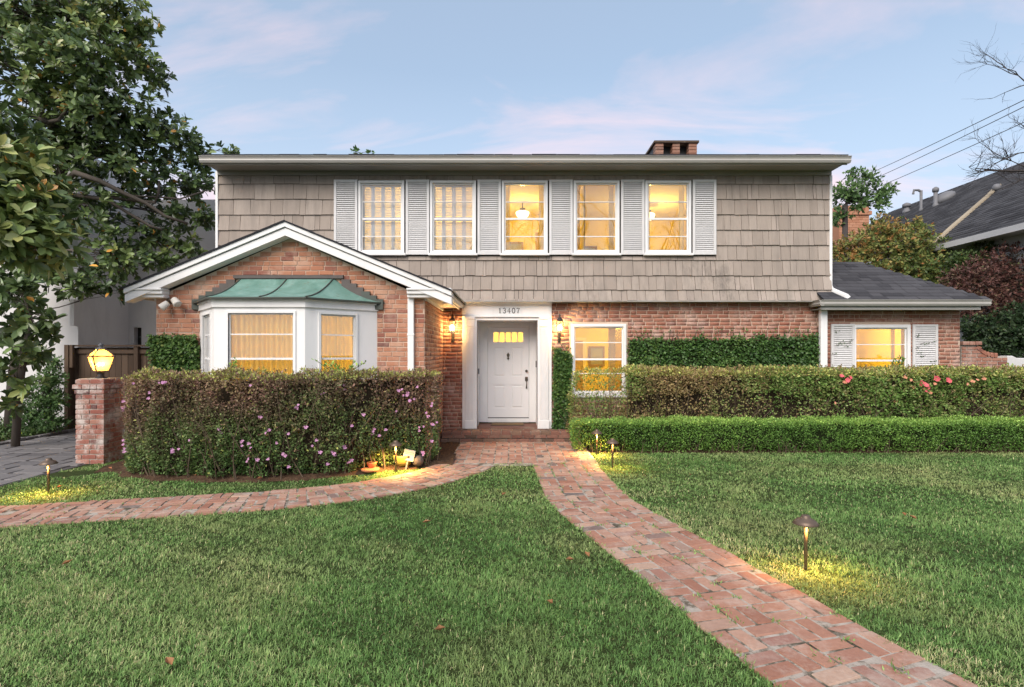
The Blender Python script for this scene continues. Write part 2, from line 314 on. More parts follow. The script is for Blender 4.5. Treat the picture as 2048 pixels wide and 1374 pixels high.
# ------------------------------------------------------------------ leaf cards with real depth
def unit(v): return v / np.maximum(np.linalg.norm(v, axis=1, keepdims=True), 1e-6)
def rdir(n): return unit(RG.normal(size=(n, 3)))
def leaf_geo(P, D, N, L, Wd, tone, fold=.25, big=False, droop=0.0):
    n = len(P); D = unit(D); S = unit(np.cross(D, N)); N = np.cross(S, D); L = np.broadcast_to(L, n)[:, None]; Wd = np.broadcast_to(Wd, n)[:, None]
    rnd = RG.random(n)
    if big:
        m1 = P + D*L*.38; m2 = P + D*L*.76 + np.array([0, 0, -1])*L*droop*.5; tip = P + D*L + np.array([0, 0, -1])*L*droop; up_ = N*Wd*fold
        V = np.stack([P, m1 + S*Wd*.42 + up_, m1 - S*Wd*.42 + up_, m2 + S*Wd*.46 + up_, m2 - S*Wd*.46 + up_, tip, m1, m2], 1).reshape(-1, 3); b = np.arange(n)[:, None]*8
        Fc = np.concatenate([b+np.array([q]) for q in ([0, 1, 6], [0, 6, 2], [6, 1, 3], [6, 3, 7], [2, 6, 7], [2, 7, 4], [7, 3, 5], [4, 7, 5])]); k = 8
    else:
        mid = P + D*L*.5; tip = P + D*L + N*L*.12
        V = np.stack([P, mid + S*Wd*.5, tip, mid - S*Wd*.5], 1).reshape(-1, 3); b = np.arange(n)[:, None]*4
        Fc = b + np.array([[0, 1, 2, 3]]); k = 4
    return V, Fc, np.repeat(np.broadcast_to(tone, n), k), np.repeat(rnd, k)
def leaves(name, mat, parent, P, D, N, L, Wd, tone, **k):
    V, Fc, tn, rn = leaf_geo(P, D, N, L, Wd, tone, **k)
    return mesh_obj(name, fast_mesh(name, V, Fc, {'tone': tn, 'rnd': rn}), mat, parent)
def lump(P, f, seed):     # cheap smooth pseudo noise in -1..1
    r = np.random.default_rng(seed); s = np.zeros(len(P))
    for i in range(6):
        k = r.normal(size=3)*f*(1+.5*i); s += np.sin(P @ k + r.random()*6.28)/(1+.35*i)
    return np.clip(s/2.4, -1, 1)

# ================================================================== GROUND, PATHS, DRIVEWAY
tag(MB().poly([(-400, -200, -.012), (400, -200, -.012), (400, 900, -.012), (-400, 900, -.012)]).build('ground', M['ground']), kind='structure')
lawn = MB(); lawn.poly([(-6.95, -1, 0), (14, -1, 0), (14, 11.5, 0), (-6.95, 11.5, 0)])
lawn_o = tag(lawn.build('lawn', M['ground']), kind='structure')

def curve(pts, n=160):
    P = np.array(pts, float); t = np.concatenate([[0], np.cumsum(np.linalg.norm(np.diff(P, axis=0), axis=1))])
    Q = np.vstack([2*P[0]-P[1], P, 2*P[-1]-P[-2]]); out = []
    for s in np.linspace(0, t[-1], n):
        i = min(np.searchsorted(t, s, 'right')-1, len(P)-2); u = (s-t[i])/(t[i+1]-t[i]); a, b, c, d_ = Q[i:i+4]
        out.append(.5*((2*b)+(-a+c)*u+(2*a-5*b+4*c-d_)*u*u+(-a+3*b-3*c+d_)*u**3))
    out = np.array(out); L = np.concatenate([[0], np.cumsum(np.linalg.norm(np.diff(out, axis=0), axis=1))])
    return out, L
PR, LR = curve([(.84, 9.0), (.90, 7.6), (.97, 6.6), (1.28, 5.4), (1.58, 4.3), (1.80, 3.45), (1.98, 2.9), (2.3, 2.0), (2.65, 1.0)])
PL, LL = curve([(-.55, 9.25), (-.95, 8.35), (-1.50, 7.60), (-2.25, 7.02), (-3.17, 6.66), (-4.22, 6.40), (-5.62, 6.04), (-7.4, 5.55)])
WR, WL = 1.04, .92
def dist_path(x, y, P):
    d2 = np.full(len(x), 1e9)
    for px, py in P: d2 = np.minimum(d2, (x-px)**2+(y-py)**2)
    return np.sqrt(d2)
def frame_at(P, L, s):
    i = int(np.clip(np.searchsorted(L, s)-1, 0, len(P)-2)); u = (s-L[i])/max(L[i+1]-L[i], 1e-6); p = P[i]+(P[i+1]-P[i])*u
    j0, j1 = max(i-3, 0), min(i+4, len(P)-1); t = P[j1]-P[j0]; t /= np.linalg.norm(t); return p, t
def strip(P, w, z, name, mat):
    m = MB(); l = []; r = []
    for i in range(len(P)):
        t = P[min(i+1, len(P)-1)]-P[max(i-1, 0)]; t /= np.linalg.norm(t); nrm = np.array([-t[1], t[0]])
        l.append((*(P[i]+nrm*w/2), z)); r.append((*(P[i]-nrm*w/2), z))
    for i in range(len(P)-1): m.poly([l[i], r[i], r[i+1], l[i+1]])
    return tag(m.build(name, mat), kind='structure')
def soft_brick(seed, ch=.06):      # unit brick, worn chamfered top; x length, y width, z height (top at +.5)
    r = random.Random(seed); m = MB(); j = lambda a: a*r.uniform(.35, 1.5)
    lo = [(-.5, -.5), (.5, -.5), (.5, .5), (-.5, .5)]
    o = [(x+r.uniform(-.012, .012), y+r.uniform(-.025, .025)) for x, y in lo]
    c = ch
    ring1 = [(x, y, .22+r.uniform(-.05, .05)) for x, y in o]
    ring2 = [(x*(1-2*j(c)*.45), y*(1-2*j(c)), .5+r.uniform(-.08, .04)) for x, y in o]
    m.V = [(x, y, -.5) for x, y in o] + ring1 + ring2
    for a in (0, 4):
        for k in range(4): m.F.append((a+k, a+(k+1) % 4, a+4+(k+1) % 4, a+4+k))
    m.F.append((8, 9, 10, 11)); return m.mesh('brick')
PBR = [soft_brick(100+i, .05) for i in range(10)]
for b in PBR: b.materials.append(M['brick_path'])
MOD = .245
def path_brick(parent, x, y, ang, lx, ly):
    o = bpy.data.objects.new('brick', random.choice(PBR)); h = .05
    o.location = (x, y, -.003 + random.uniform(-.005, .005)); o.rotation_euler = (random.uniform(-.025, .025), random.uniform(-.02, .02), ang+random.uniform(-.05, .05)+random.choice((0, math.pi)))
    o.scale = (lx*random.uniform(.90, .95), ly*random.uniform(.80, .89), h); o.parent = parent; COL.objects.link(o)
def basket(parent, P, L, w, s0, s1):
    nu = int(round(w/MOD)); k = 0; s = s0; mod = w/nu
    while s < s1:
        for i in range(nu):
            p, t = frame_at(P, L, s+mod/2); nrm = np.array([t[1], -t[0]]); u0 = -w/2+(i+.5)*mod; c = p+nrm*u0; ang = math.atan2(t[1], t[0])
            for q in (-.25, .25):
                if (i+k) % 2: path_brick(parent, *(c+t*q*mod), ang+math.pi/2, mod, mod/2)
                else: path_brick(parent, *(c+nrm*q*mod), ang, mod, mod/2)
        s += mod; k += 1
pr = strip(PR, WR-.02, .0150, 'path', M['sand']); pl = strip(PL, WL-.02, .0158, 'path', M['sand'])
basket(pr, PR, LR, WR, .0, 7.0); basket(pl, PL, LL, WL, .45, LL[-1])
FCX0, FCX1, FCY0, FCY1 = -1.02, 1.38, 8.95, 11.1
fc = MB(); fc.poly([(FCX0-.02, FCY0-.2, .0142), (FCX1+.02, FCY0-.2, .0142), (FCX1+.02, FCY1, .0142), (FCX0-.02, FCY1, .0142)])
fc = tag(fc.build('forecourt', M['sand']), kind='structure')
nux, nuy = 10, 9; mx, my = (FCX1-FCX0)/nux, (FCY1-FCY0)/nuy
for i in range(nux):
    for j in range(-3, nuy):
        cx, cy = FCX0+(i+.5)*mx, FCY0+(j+.5)*my
        A = np.array([cx]), np.array([cy])
        if dist_path(*A, PR)[0] < WR*.5+.02 and cy < PR[0][1]+.05: continue
        if dist_path(*A, PL)[0] < WL*.5 - .02 and cy < 9.0: continue
        if j < 0:
            if not (-.42 < cx < .40 and cy > 8.95): continue
        for q in (-.25, .25):
            if (i+j) % 2: path_brick(fc, cx, cy+q*my, 0, mx, my/2)
            else: path_brick(fc, cx+q*mx, cy, math.pi/2, my, mx/2)
# grass patch tip between the two paths is kept clear of bricks by the tests above
def in_forecourt(x, y): return (x > FCX0) & (x < FCX1) & (y > FCY0) & ~((x > -.36) & (x < .34) & (y < 9.16))
HED = np.array([(-5.95, 8.35), (-5.6, 8.0), (-5.0, 7.80), (-4.0, 7.70), (-3.2, 7.75), (-2.6, 7.98), (-1.9, 8.42), (-1.1, 8.80)])   # front of the left hedge
def hedge_front(x): return np.interp(x, HED[:, 0], HED[:, 1])
def is_grass(x, y):
    g = (x > -6.85 + .10*np.sin(y*3)) & (dist_path(x, y, PR[::2]) > WR/2-.03+.035*np.sin(y*11+x*5)*np.sin(y*4.3)) & (dist_path(x, y, PL[::2]) > WL/2-.03+.035*np.sin(x*10+y*4)*np.sin(x*3.7)) & ~in_forecourt(x, y)
    g &= ~((x > 1.0) & (y > 9.98)) & ~((x < -1.0) & (x > -5.85) & (y > hedge_front(x)-.03+.06*np.sin(x*9)*np.sin(x*2.3)))
    g &= ~((x < 1.2) & (x > -1.2) & (y > 9.2)) & ~((x < -5.4) & (y > 8.0 + .25*(x+6.9)+.1*np.sin(x*7)) & (y < 8.0+.25*(x+6.9)+.32))
    return g
def grass_field(name, y0, y1, dens, l0, l1, w):
    n = int(dens*(y1-y0)*(2*(y1*.96+1.0))); y = RG.uniform(y0, y1, n); x = RG.uniform(-1, 1, n)*(y1*.96+1.0)
    tf = 7; q = RG.random(n) < .6; nq = int(q.sum()); tx, ty = RG.uniform(-1, 1, nq//tf+1)*(y1*.96+1.0), RG.uniform(y0, y1, nq//tf+1); ti = np.arange(nq)//tf; ta = RG.uniform(0, 6.283, nq); tr_ = np.abs(RG.normal(0, .012, nq))
    az_ = RG.uniform(0, 6.283, n); az_[q] = ta; x[q] = tx[ti]+np.cos(ta)*tr_; y[q] = ty[ti]+np.sin(ta)*tr_
    tl_ = RG.normal(0, .10, n); tl_[q] = RG.normal(0, .13, nq//tf+1)[ti]; lf_ = RG.uniform(.8, 1.2, n); lf_[q] = RG.uniform(.75, 1.35, nq//tf+1)[ti]
    k = (np.abs(x) < y*.97+1.0) & is_grass(x, y); x, y, az_, tl_, lf_ = x[k], y[k], az_[k], tl_[k], lf_[k]; n = len(x)
    P = np.stack([x, y, np.zeros(n)-.002], 1); cl = lump(P, 2.2, 5); cl2 = lump(P, 9.0, 6); big = lump(P, .75, 15)
    L = RG.uniform(l0, l1, n)*(1+.22*cl2+.15*cl)*lf_; a = az_; lean = np.abs(RG.normal(.88, .42, n))+.12*cl2
    wind = lump(P, 3.2, 21)*2.5
    a = np.where(RG.random(n) < .2, wind+RG.normal(0, .8, n), a)
    H = np.stack([np.cos(a), np.sin(a), np.zeros(n)], 1); Sd = np.stack([-np.sin(a), np.cos(a), np.zeros(n)], 1)
    up = np.array([0, 0, 1.0]); c1, s1 = np.cos(lean*.6)[:, None], np.sin(lean*.6)[:, None]; c2, s2 = np.cos(lean*1.7)[:, None], np.sin(lean*1.7)[:, None]; Lc = L[:, None]; ww = (w*RG.uniform(.7, 1.3, n))[:, None]
    m_ = P+(H*s1+up*c1)*Lc*.55; tip = m_+(H*s2+up*c2)*Lc*.5
    V = np.stack([P-Sd*ww*.5, P+Sd*ww*.5, m_+Sd*ww*.45, m_-Sd*ww*.45, tip], 1).reshape(-1, 3)
    tone = np.clip(.32+.16*cl+.10*cl2+.24*big+tl_+RG.normal(0, .09, n), 0, 1); de = dist_path(x, y, PR[::3])-WR/2; dry = RG.random(n) < (.04+.05*(big > .3)+.55*np.exp(-np.clip(de, 0, 9)/.35)*(x > np.interp(y, PR[::-1, 1], PR[::-1, 0]))*(y < 7.2)*(cl > -.25)); tone[dry] = RG.uniform(.8, 1, dry.sum())
    b = np.arange(n)[:, None]*5; Fc = np.concatenate([b+np.array([[0, 1, 2]]), b+np.array([[0, 2, 3]]), b+np.array([[3, 2, 4]])])
    o = mesh_obj(name, fast_mesh(name, V, Fc, {'tone': np.repeat(tone, 5), 'rnd': np.repeat(RG.random(n), 5)}), M['grass']); return o, n
for a in ((2.2, 4.4, 10500, .022, .046, .0038), (4.4, 6.6, 6000, .022, .044, .0050), (6.6, 10.1, 3300, .020, .040, .0072)):
    o, n = grass_field('grass', *a); tag(o, 'short green lawn grass blades over the garden lawn', 'grass', kind='stuff')
# driveway of irregular flat stones
dw = MB(); dw.poly([(-10.1, 1, .004), (-6.9, 1, .004), (-6.9, 22, .004), (-10.1, 22, .004)]); dw = tag(dw.build('driveway', M['joint']), kind='structure')
yy = 6.6
while yy < 13.2:
    h = random.uniform(.24, .42); xx = -10.05 + random.uniform(-.1, .1)
    while xx < -6.95:
        w = min(random.uniform(.28, .62), -6.92-xx)
        if w > .12:
            g = .014; c = [(xx+g, yy+g), (xx+w-g, yy+g), (xx+w-g, yy+h-g), (xx+g, yy+h-g)]; c = [(x+random.uniform(-.03, .02), y+random.uniform(-.035, .035)) for x, y in c]
            zt = .016+random.uniform(-.003, .004); m = MB(); cx = sum(p[0] for p in c)/4; cy = sum(p[1] for p in c)/4
            bo = [(x, y, .002) for x, y in c]; to = [(cx+(x-cx)*.965, cy+(y-cy)*.965, zt) for x, y in c]; m.hexa(bo+to); m.build('stone', M['stone'], dw)
        xx += w
    yy += h
# ================================================================== THE HOUSE
FY, UY, WY, AY = 11.58, 11.45, 9.17, 11.62          # lower front, upper front, gable wing front, side wing front
house = empty('brick_house', (0, FY, 0), 'two storey brick and tan shingle house with white shutters and front gable wing', 'house')
def wall_open(m, x0, x1, z0, z1, yf, yb, ops):
    xs = sorted({x0, x1, *[v for o in ops for v in o[:2] if x0 < v < x1]}); zs = sorted({z0, z1, *[v for o in ops for v in o[2:] if z0 < v < z1]})
    for i in range(len(xs)-1):
        for j in range(len(zs)-1):
            cx, cz = (xs[i]+xs[i+1])/2, (zs[j]+zs[j+1])/2
            if not any(o[0] < cx < o[1] and o[2] < cz < o[3] for o in ops): m.box(xs[i], xs[i+1], yf, yb, zs[j], zs[j+1])
    return m
# openings
DO = (-.737, .537, .20, 2.495)                                   # doorway
LW = (gx(1142, FY), gx(1252, FY), gz(790, FY), gz(648, FY))       # lower front window
AW = (gx(1708, AY), gx(1814, AY), .85, gz(652, AY))               # side wing window
BO = (-5.0, -2.5, .75, 2.42)                                      # opening behind the bay
WX0, WX1 = -5.93, -1.458
w_main = wall_open(MB(), WX1, 6.46, 0, 2.90, FY, FY+.18, [DO, LW]).build('brick_wall', M['mortar'], house)
m = wall_open(MB(), WX0, WX1, 0, 2.74, WY, WY+.18, [BO]); m.prism([(WX0, 2.74), (WX1, 2.74), (-3.69, 3.72)], 'y', WY, WY+.18)
w_wing = m.build('brick_wall', M['mortar'], house)
w_side = MB().box(WX1-.18, WX1, WY+.18, FY, 0, 2.74).build('brick_wall', M['mortar'], house)
MB().box(WX0, WX0+.18, WY+.18, FY, 0, 2.9).build('brick_wall', M['mortar'], house)
w_ann = wall_open(MB(), 6.46, 9.46, 0, 2.72, AY, AY+.18, [AW]).build('brick_wall', M['mortar'], house)
MB().box(9.28, 9.46, AY+.18, 15.5, 0, 2.72).build('brick_wall', M['mortar'], house)
# --- bricks
BR = [soft_brick(300+i, .05) for i in range(8)]
for b in BR: b.materials.append(M['brick'])
RESTV, RESTF = {}, {}
def rest_box(key, o, ax, az, n_, w, h, dpt):
    """a plain brick (5 faces) added to a joined part; o centre on the wall face, ax/az unit axes, n_ outward."""
    V = RESTV.setdefault(key, []); Fc = RESTF.setdefault(key, []); i = len(V); o = Vector(o); j = lambda: random.uniform(-.003, .003)
    for s, q in ((0, 1.0), (dpt+random.uniform(-.002, .003), .96)):
        for a, b in ((-.5, -.5), (.5, -.5), (.5, .5), (-.5, .5)): V.append(tuple(o+ax*(a*w*(q if s else 1)+j()*(s > 0))+az*(b*h*(q if s else 1)+j()*(s > 0))+n_*s))
    Fc += [(i+4, i+5, i+6, i+7), (i, i+1, i+5, i+4), (i+1, i+2, i+6, i+5), (i+2, i+3, i+7, i+6), (i+3, i, i+4, i+7)]
def spans(u0, u1, blocks):
    out = [(u0, u1)]
    for a, b in blocks:
        nx = []
        for p, q in out:
            if b <= p or a >= q: nx.append((p, q)); continue
            if a - p > .03: nx.append((p, a))
            if q - b > .03: nx.append((b, q))
        out = nx
    return out
CH = .0795
def brick_field(origin, ax, n_, length, z0, z1, ops, key, parent, single=None, limit=None, flat=False):
    az = Vector((0, 0, 1)); z = z0; row = 0
    while z < z1-.02:
        u = -random.choice((.0, .12, .06))*(1 if row else 1); h = min(CH, z1-z)-.013*random.uniform(.75, 1.3); cuts = [(o[0], o[1]) for o in ops if o[2] < z+CH-.01 and o[3] > z+.012]
        lim = limit(z+CH) if limit else (0, length)
        for a, b in spans(max(0, lim[0]), min(length, lim[1]), cuts):
            u = a - random.uniform(0, .2)
            while u < b-.02:
                w = random.choice((.225, .235, .22, .23, .115)) + random.uniform(-.012, .012); p, q = max(u, a), min(u+w, b)
                if q-p > .035:
                    c = Vector(origin)+ax*((p+q)/2)+az*(z+CH/2+random.uniform(-.003, .003)); ww = q-p-.013*random.uniform(.7, 1.3)
                    if single and single(c):
                        o = bpy.data.objects.new('brick', random.choice(BR)); o.location = c+n_*.001
                        o.rotation_euler = (math.pi/2, random.uniform(-.012, .012), 0); o.scale = (ww, h, .018*random.uniform(.8, 1.25)); o.parent = parent; COL.objects.link(o); single.n = getattr(single, 'n', 0)+1
                    else: rest_box(key, c, ax, az, n_, ww, h, .008)
                u += w
        z += CH; row += 1
X, Yv = Vector((1, 0, 0)), Vector((0, 1, 0))
def wing_lim(z): 
    if z < 2.74: return (0, WX1-WX0)
    k = (z-2.74)/.98*(WX1-WX0)/2; return (k, WX1-WX0-k)
sing = lambda c: c.z > 1.36
brick_field((WX0, WY, 0), X, Vector((0, -1, 0)), WX1-WX0, 0.0, 3.70, [(-5.2-WX0, -2.25-WX0, 0, 2.62), (-4.55-WX0, -2.88-WX0, 2.5, 3.10), (-4.85-WX0, -2.6-WX0, 2.5, 2.82)], 'wing', w_wing, sing, wing_lim)
brick_field((WX1, FY, 0), X, Vector((0, -1, 0)), 6.46-WX1, 0, 2.88, [(a-WX1, b-WX1, c, d_) for a, b, c, d_ in ((-1.04, .83, 0, 2.9), (LW[0]-.03, LW[1]+.03, LW[2]-.07, LW[3]+.02))], 'main', w_main)
brick_field((WX1, WY, 0), Yv, X, FY-WY, 0, 2.72, [], 'side', w_side)
brick_field((6.46, AY, 0), X, Vector((0, -1, 0)), 3.0, 0, 2.70, [(AW[0]-6.46-.06, AW[1]-6.46+.06, AW[2]-.06, AW[3]+.05)], 'annex', w_ann)
for k, par, mt in (('wing', w_wing, 'brick'), ('main', w_main, 'brick_old'), ('side', w_side, 'brick'), ('annex', w_ann, 'brick_old')):
    if k in RESTV: tag(mesh_obj('brick_courses', fast_mesh('brick_courses', RESTV[k], RESTF[k]), M[mt], par), kind='stuff')
# --- upper shingle wall
UX0, UX1, UZ0, UZ1 = -6.10, 6.62, 2.88, 5.60
PW = 142.8; WIN = []; SHU = []
for i in range(5): WIN.append((gx(717.8+PW*i, UY), gx(809.8+PW*i, UY)))
for i in range(6): SHU.append((gx(669.3+PW*i, UY), gx(717.0+PW*i, UY)))
WZ0, WZ1 = gz(508, UY), gz(362.5, UY)
ops = [(a+.03, b-.03, WZ0+.03, WZ1-.03) for a, b in WIN]
w_up = wall_open(MB(), UX0, UX1, UZ0, UZ1, UY, UY+.16, ops).build('shingle_wall', M['core'], house)  # backing coloured near black, so the shade in the shingle gaps is painted
MB().box(UX0, UX0+.16, UY+.16, 18.5, 0, UZ1).build('shingle_wall', M['shingle'], house); MB().box(UX1-.16, UX1, UY+.16, 18.5, 0, UZ1).build('shingle_wall', M['shingle'], house)
MB().box(UX0+.16, UX1-.16, 18.34, 18.5, 0, UZ1).build('back_wall', M['shingle'], house)
rows_y = [368.5, 399, 430, 460.5, 491, 520.6, 552, 581, 603]
flare = [0, 0, 0, 0, 0, 0.0, .02, .055, .09]; prev = 345.0; pieces = []
BX0, BX1 = SHU[0][0]-.0, SHU[-1][1]+.0
for k, yb in enumerate(rows_y):
    zt, zb = gz(prev, UY), gz(yb, UY); prev = yb
    wide = (.20, .48) if k < 5 else (.11, .34)
    def lay(a, b, zb_, zt_, wd):
        u = a
        while u < b-.01:
            w = random.uniform(*wd)*(1.0 if random.random() > .18 else .5)
            if u+w > b-.08: w = b-u
            pieces.append((u+.0035, u+w-.0035, zb_+random.uniform(-.007, .006), zt_, k)); u += w
    if k == 0:
        lay(UX0, BX0, zb, zt, wide); lay(BX1, UX1, zb, zt, (.22, .42)); lay(BX0, BX1, WZ1+.01, zt, (.4, .7))
    elif k < 5: lay(UX0, BX0+.02, zb, zt, wide); lay(BX1-.02, UX1, zb, zt, (.10, .32))
    elif k == 5: lay(UX0, BX0, zb, zt, wide); lay(BX1, UX1, zb, zt, (.15, .40)); lay(BX0, BX1, zb, WZ0-.045, (.2, .5))
    else: lay(UX0, UX1, zb, zt, (.11, .27))
SHM = []
for i in range(6):
    r = random.Random(i); t_ = r.uniform(.9, 1.2); m = MB(); s = r.uniform(-.02, .02)
    m.hexa([(-.5, -t_, -.5), (.5, -t_*r.uniform(.85, 1.1), -.5+s*.4), (.5, 0, -.5), (-.5, 0, -.5), (-.5+s, -.22, .5), (.5+s, -.22, .5), (.5, 0, .5), (-.5, 0, .5)]); me = m.mesh('shingle'); me.materials.append(M['shingle']); SHM.append(me)
pieces.sort(key=lambda p: -((p[1]-p[0])*(p[3]-p[2]) - (10 if (p[1] < -1.5 and p[3] < 3.0) else 0)))
rv, rf = [], []
for i, (a, b, zb, zt, k) in enumerate(pieces):
    f0 = flare[k]; f1 = flare[k-1] if k else 0
    if i < 300:
        o = bpy.data.objects.new('shingle', random.choice(SHM)); o.location = ((a+b)/2, UY-.001-(f0+f1)/2, (zb+zt)/2); o.scale = (b-a, .034, zt-zb)
        o.rotation_euler = (-math.atan2(f0-f1, zt-zb)*1.0, 0, 0); o.parent = w_up; COL.objects.link(o)
    else:
        j = len(rv); rv += [(a, UY-.035-f0, zb), (b, UY-.035-f0, zb), (b, UY-.006-f1, zt), (a, UY-.006-f1, zt), (a, UY-.001-f0, zb), (b, UY-.001-f0, zb)]; rf += [(j, j+1, j+2, j+3), (j+5, j+4, j, j+1)]
if rv: tag(mesh_obj('shingle_courses', fast_mesh('shingle_courses', rv, rf), M['shingle'], w_up), kind='stuff')
MB().prism([(UY-.12, 2.868), (UY-.12, 2.895), (FY, 2.895), (FY, 2.868)], 'x', UX0, UX1-.15).build('drip_board', M['gutter'], house)
MB().box(UX0-.05, UX0-.002, UY-.045, UY+.10, 2.9, 5.58).build('corner_board', M['white'], house)
# --- main eave and roof
GY = 10.80
MB().box(UX0-.02, UX1+.02, GY+.10, UY+.1, 5.585, 5.60).build('soffit', M['soffit'], house)
MB().box(UX0, UX1, UY-.06, UY-.002, 5.50, 5.584).build('frieze_board', M['soffit'], house)
MB().box(UX0-.03, UX1+.03, GY+.105, GY+.135, 5.545, 5.70).build('fascia', M['gutter'], house)
def gutter(m, axis, a0, a1, y, z, sg=1, h=.115, w=.11):     # ogee gutter, y = outer lip, sg = direction to the wall
    pr_ = [(0, h), (.012, h), (.016, h*.86), (.03, h*.62), (.022, h*.35), (.045, .0), (w, 0), (w, h*.96), (w-.006, h*.96), (w-.006, .012), (.052, .012), (.034, h*.36), (.04, h*.62), (.024, h*.95), (0, h*1.06)]
    return m.prism([(y+sg*u, z+v) for u, v in pr_], axis, a0, a1)
gutter(MB(), 'x', UX0-.06, UX1+.06, GY, 5.565).build('gutter', M['gutter'], house)
m = MB(); e0 = 5.705
m.poly([(UX0-.03, GY+.06, e0), (UX1+.03, GY+.06, e0), (3.2, 15, e0+1.25), (-2.7, 15, e0+1.25)]); m.poly([(UX1+.03, GY+.06, e0), (UX1+.03, 19.2, e0), (3.2, 15, e0+1.25)]); m.poly([(UX1+.03, 19.2, e0), (UX0-.03, 19.2, e0), (-2.7, 15, e0+1.25), (3.2, 15, e0+1.25)]); m.poly([(UX0-.03, 19.2, e0), (UX0-.03, GY+.06, e0), (-2.7, 15, e0+1.25)])
m.box(UX0-.03, UX1+.03, GY+.055, GY+.14, e0-.02, e0+.004)
roof = m.build('roof', M['roof'], house)
random.seed(11)
m = MB(); u = UX0-.02
while u < UX1:
    w = random.uniform(.25, .5); m.box(u, min(u+w, UX1+.02)-.006, GY+.045, GY+.30, e0+.006, e0+.020+random.uniform(0, .012)); u += w
tag(m.build('roof_edge_tabs', M['roof'], roof), kind='stuff')
# chimney
cy0, cy1 = 13.6, 14.5; cx0, cx1 = gx(1311, 13.6), gx(1394, 13.6); ct = gz(286, 13.6)
chim = MB().box(cx0, cx1, cy0, cy1, 5.9, ct-.33).build('chimney', M['mortar_grey'], house)
MB().box(cx0-.04, cx1+.04, cy0-.04, cy1+.04, ct, ct+.05).build('chimney_cap', M['brick_step'], chim)
for a, b in ((cx0, cx0+.20), ((cx0+cx1)/2-.09, (cx0+cx1)/2+.09), (cx1-.20, cx1)):
    for k in range(4): bevel(MB().box(a, b, cy0, cy0+.24, ct-.33+k*.0825, ct-.33+(k+1)*.0825-.008).build('brick', M['chim'], chim), .006, 1)
for r_ in range(5):
    u = cx0-(.1 if r_ % 2 else 0)
    while u < cx1:
        a, b = max(u, cx0), min(u+.22, cx1)
        if b-a > .03: MB().box(a+.005, b-.005, cy0-.012, cy0+.05, ct-.335-(r_+1)*.08+.005, ct-.335-r_*.08-.005).build('brick', M['chim'], chim)
        u += .225
MB().box(cx0+.01, cx1-.01, cy0+.25, cy1, ct-.33, ct-.001).build('dark_flue_fill', M['black'], chim)  # solid black box behind the openings; their shade is put into its colour
# --- windows
def window(x0, x1, z0, z1, y, muntins, cas=.052, sill=.045, out=.035, rail=None, sillw=.05):
    """y is the wall face; casing stands proud of it, glass sits behind it."""
    w = MB().ring(x0, x1, z0, z1, cas, y-out, y+.05).build('window', M['white'], house); bevel(w, .005, 1)
    a, b, c, d_ = x0+cas, x1-cas, z0+cas, z1-cas
    s = MB().ring(a+.001, b-.001, c+.001, d_-.001, .028, y+.012, y+.045).build('sash', M['white'], w)
    zs = [c+.029, *muntins, d_-.029]
    for k, zz in enumerate(muntins):
        t_ = .020 if (rail is not None and k == rail) else .009
        MB().box(a+.029, b-.029, y+.008 if t_ > .015 else y+.016, y+.042, zz-t_, zz+t_).build('muntin', M['white'], w)
    for k in range(len(zs)-1): MB().box(a+.0295, b-.0295, y+.026, y+.029, zs[k]+.009, zs[k+1]-.009).build('pane', M['glass'], w)
    if sill: bevel(MB().box(x0-sillw, x1+sillw, y-out-.05, y+.02, z0-sill, z0-.001).build('sill', M['white'], w), .006, 1)
    return w
UM = [gz(v, UY) for v in (473.2, 438.2, 404.3)]
for a, b in WIN: window(a+.002, b-.002, WZ0, WZ1, UY-.028, UM, rail=1, sillw=.035)
window(LW[0], LW[1], LW[2], LW[3], FY-.01, [gz(v, FY) for v in (747, 718.5, 685)], rail=1, cas=.06)
window(AW[0]-.05, AW[1]+.05, AW[2]-.02, AW[3]+.03, AY-.01, [gz(v, AY) for v in (760, 721, 689)], rail=1, cas=.07)
# --- louvred shutters
def shutter(x0, x1, z0, z1, y, n):
    w, h = x1-x0, z1-z0; fr = .052; s = MB().ring(0, w, 0, h, fr, -.038, 0, .075, .05)
    s = bevel(s.build('shutter', M['shutter'], house, loc=(x0, y, z0)), .004, 1)
    MB().box(fr, w-fr, -.006, -.002, .075, h-.05).build('backing', M['soffit'], s)
    key = (round(w, 2), n); hh = (h-.125)/n
    if key not in SL:
        m = MB(); t_ = .006; m.hexa([(fr+.001, -.035, -hh*.45), (w-fr-.001, -.035, -hh*.45), (w-fr-.001, -.010, hh*.45-t_), (fr+.001, -.010, hh*.45-t_), (fr+.001, -.034, -hh*.45+t_), (w-fr-.001, -.034, -hh*.45+t_), (w-fr-.001, -.009, hh*.45), (fr+.001, -.009, hh*.45)]); SL[key] = m.mesh('slat')
    for k in range(n): mesh_obj('slat', SL[key], M['shutter'], s, loc=(0, 0, .075+hh*(k+.5)), rot=(random.uniform(-.03, .03), 0, 0))
SL = {}
for a, b in SHU: shutter(a+.004, b-.004, gz(510.5, UY), gz(361, UY), UY-.03, 34)
shutter(gx(1660, AY), gx(1707, AY), .85, gz(648, AY), AY-.012, 32); shutter(gx(1823, AY), gx(1873, AY), .85, gz(649, AY), AY-.012, 32)
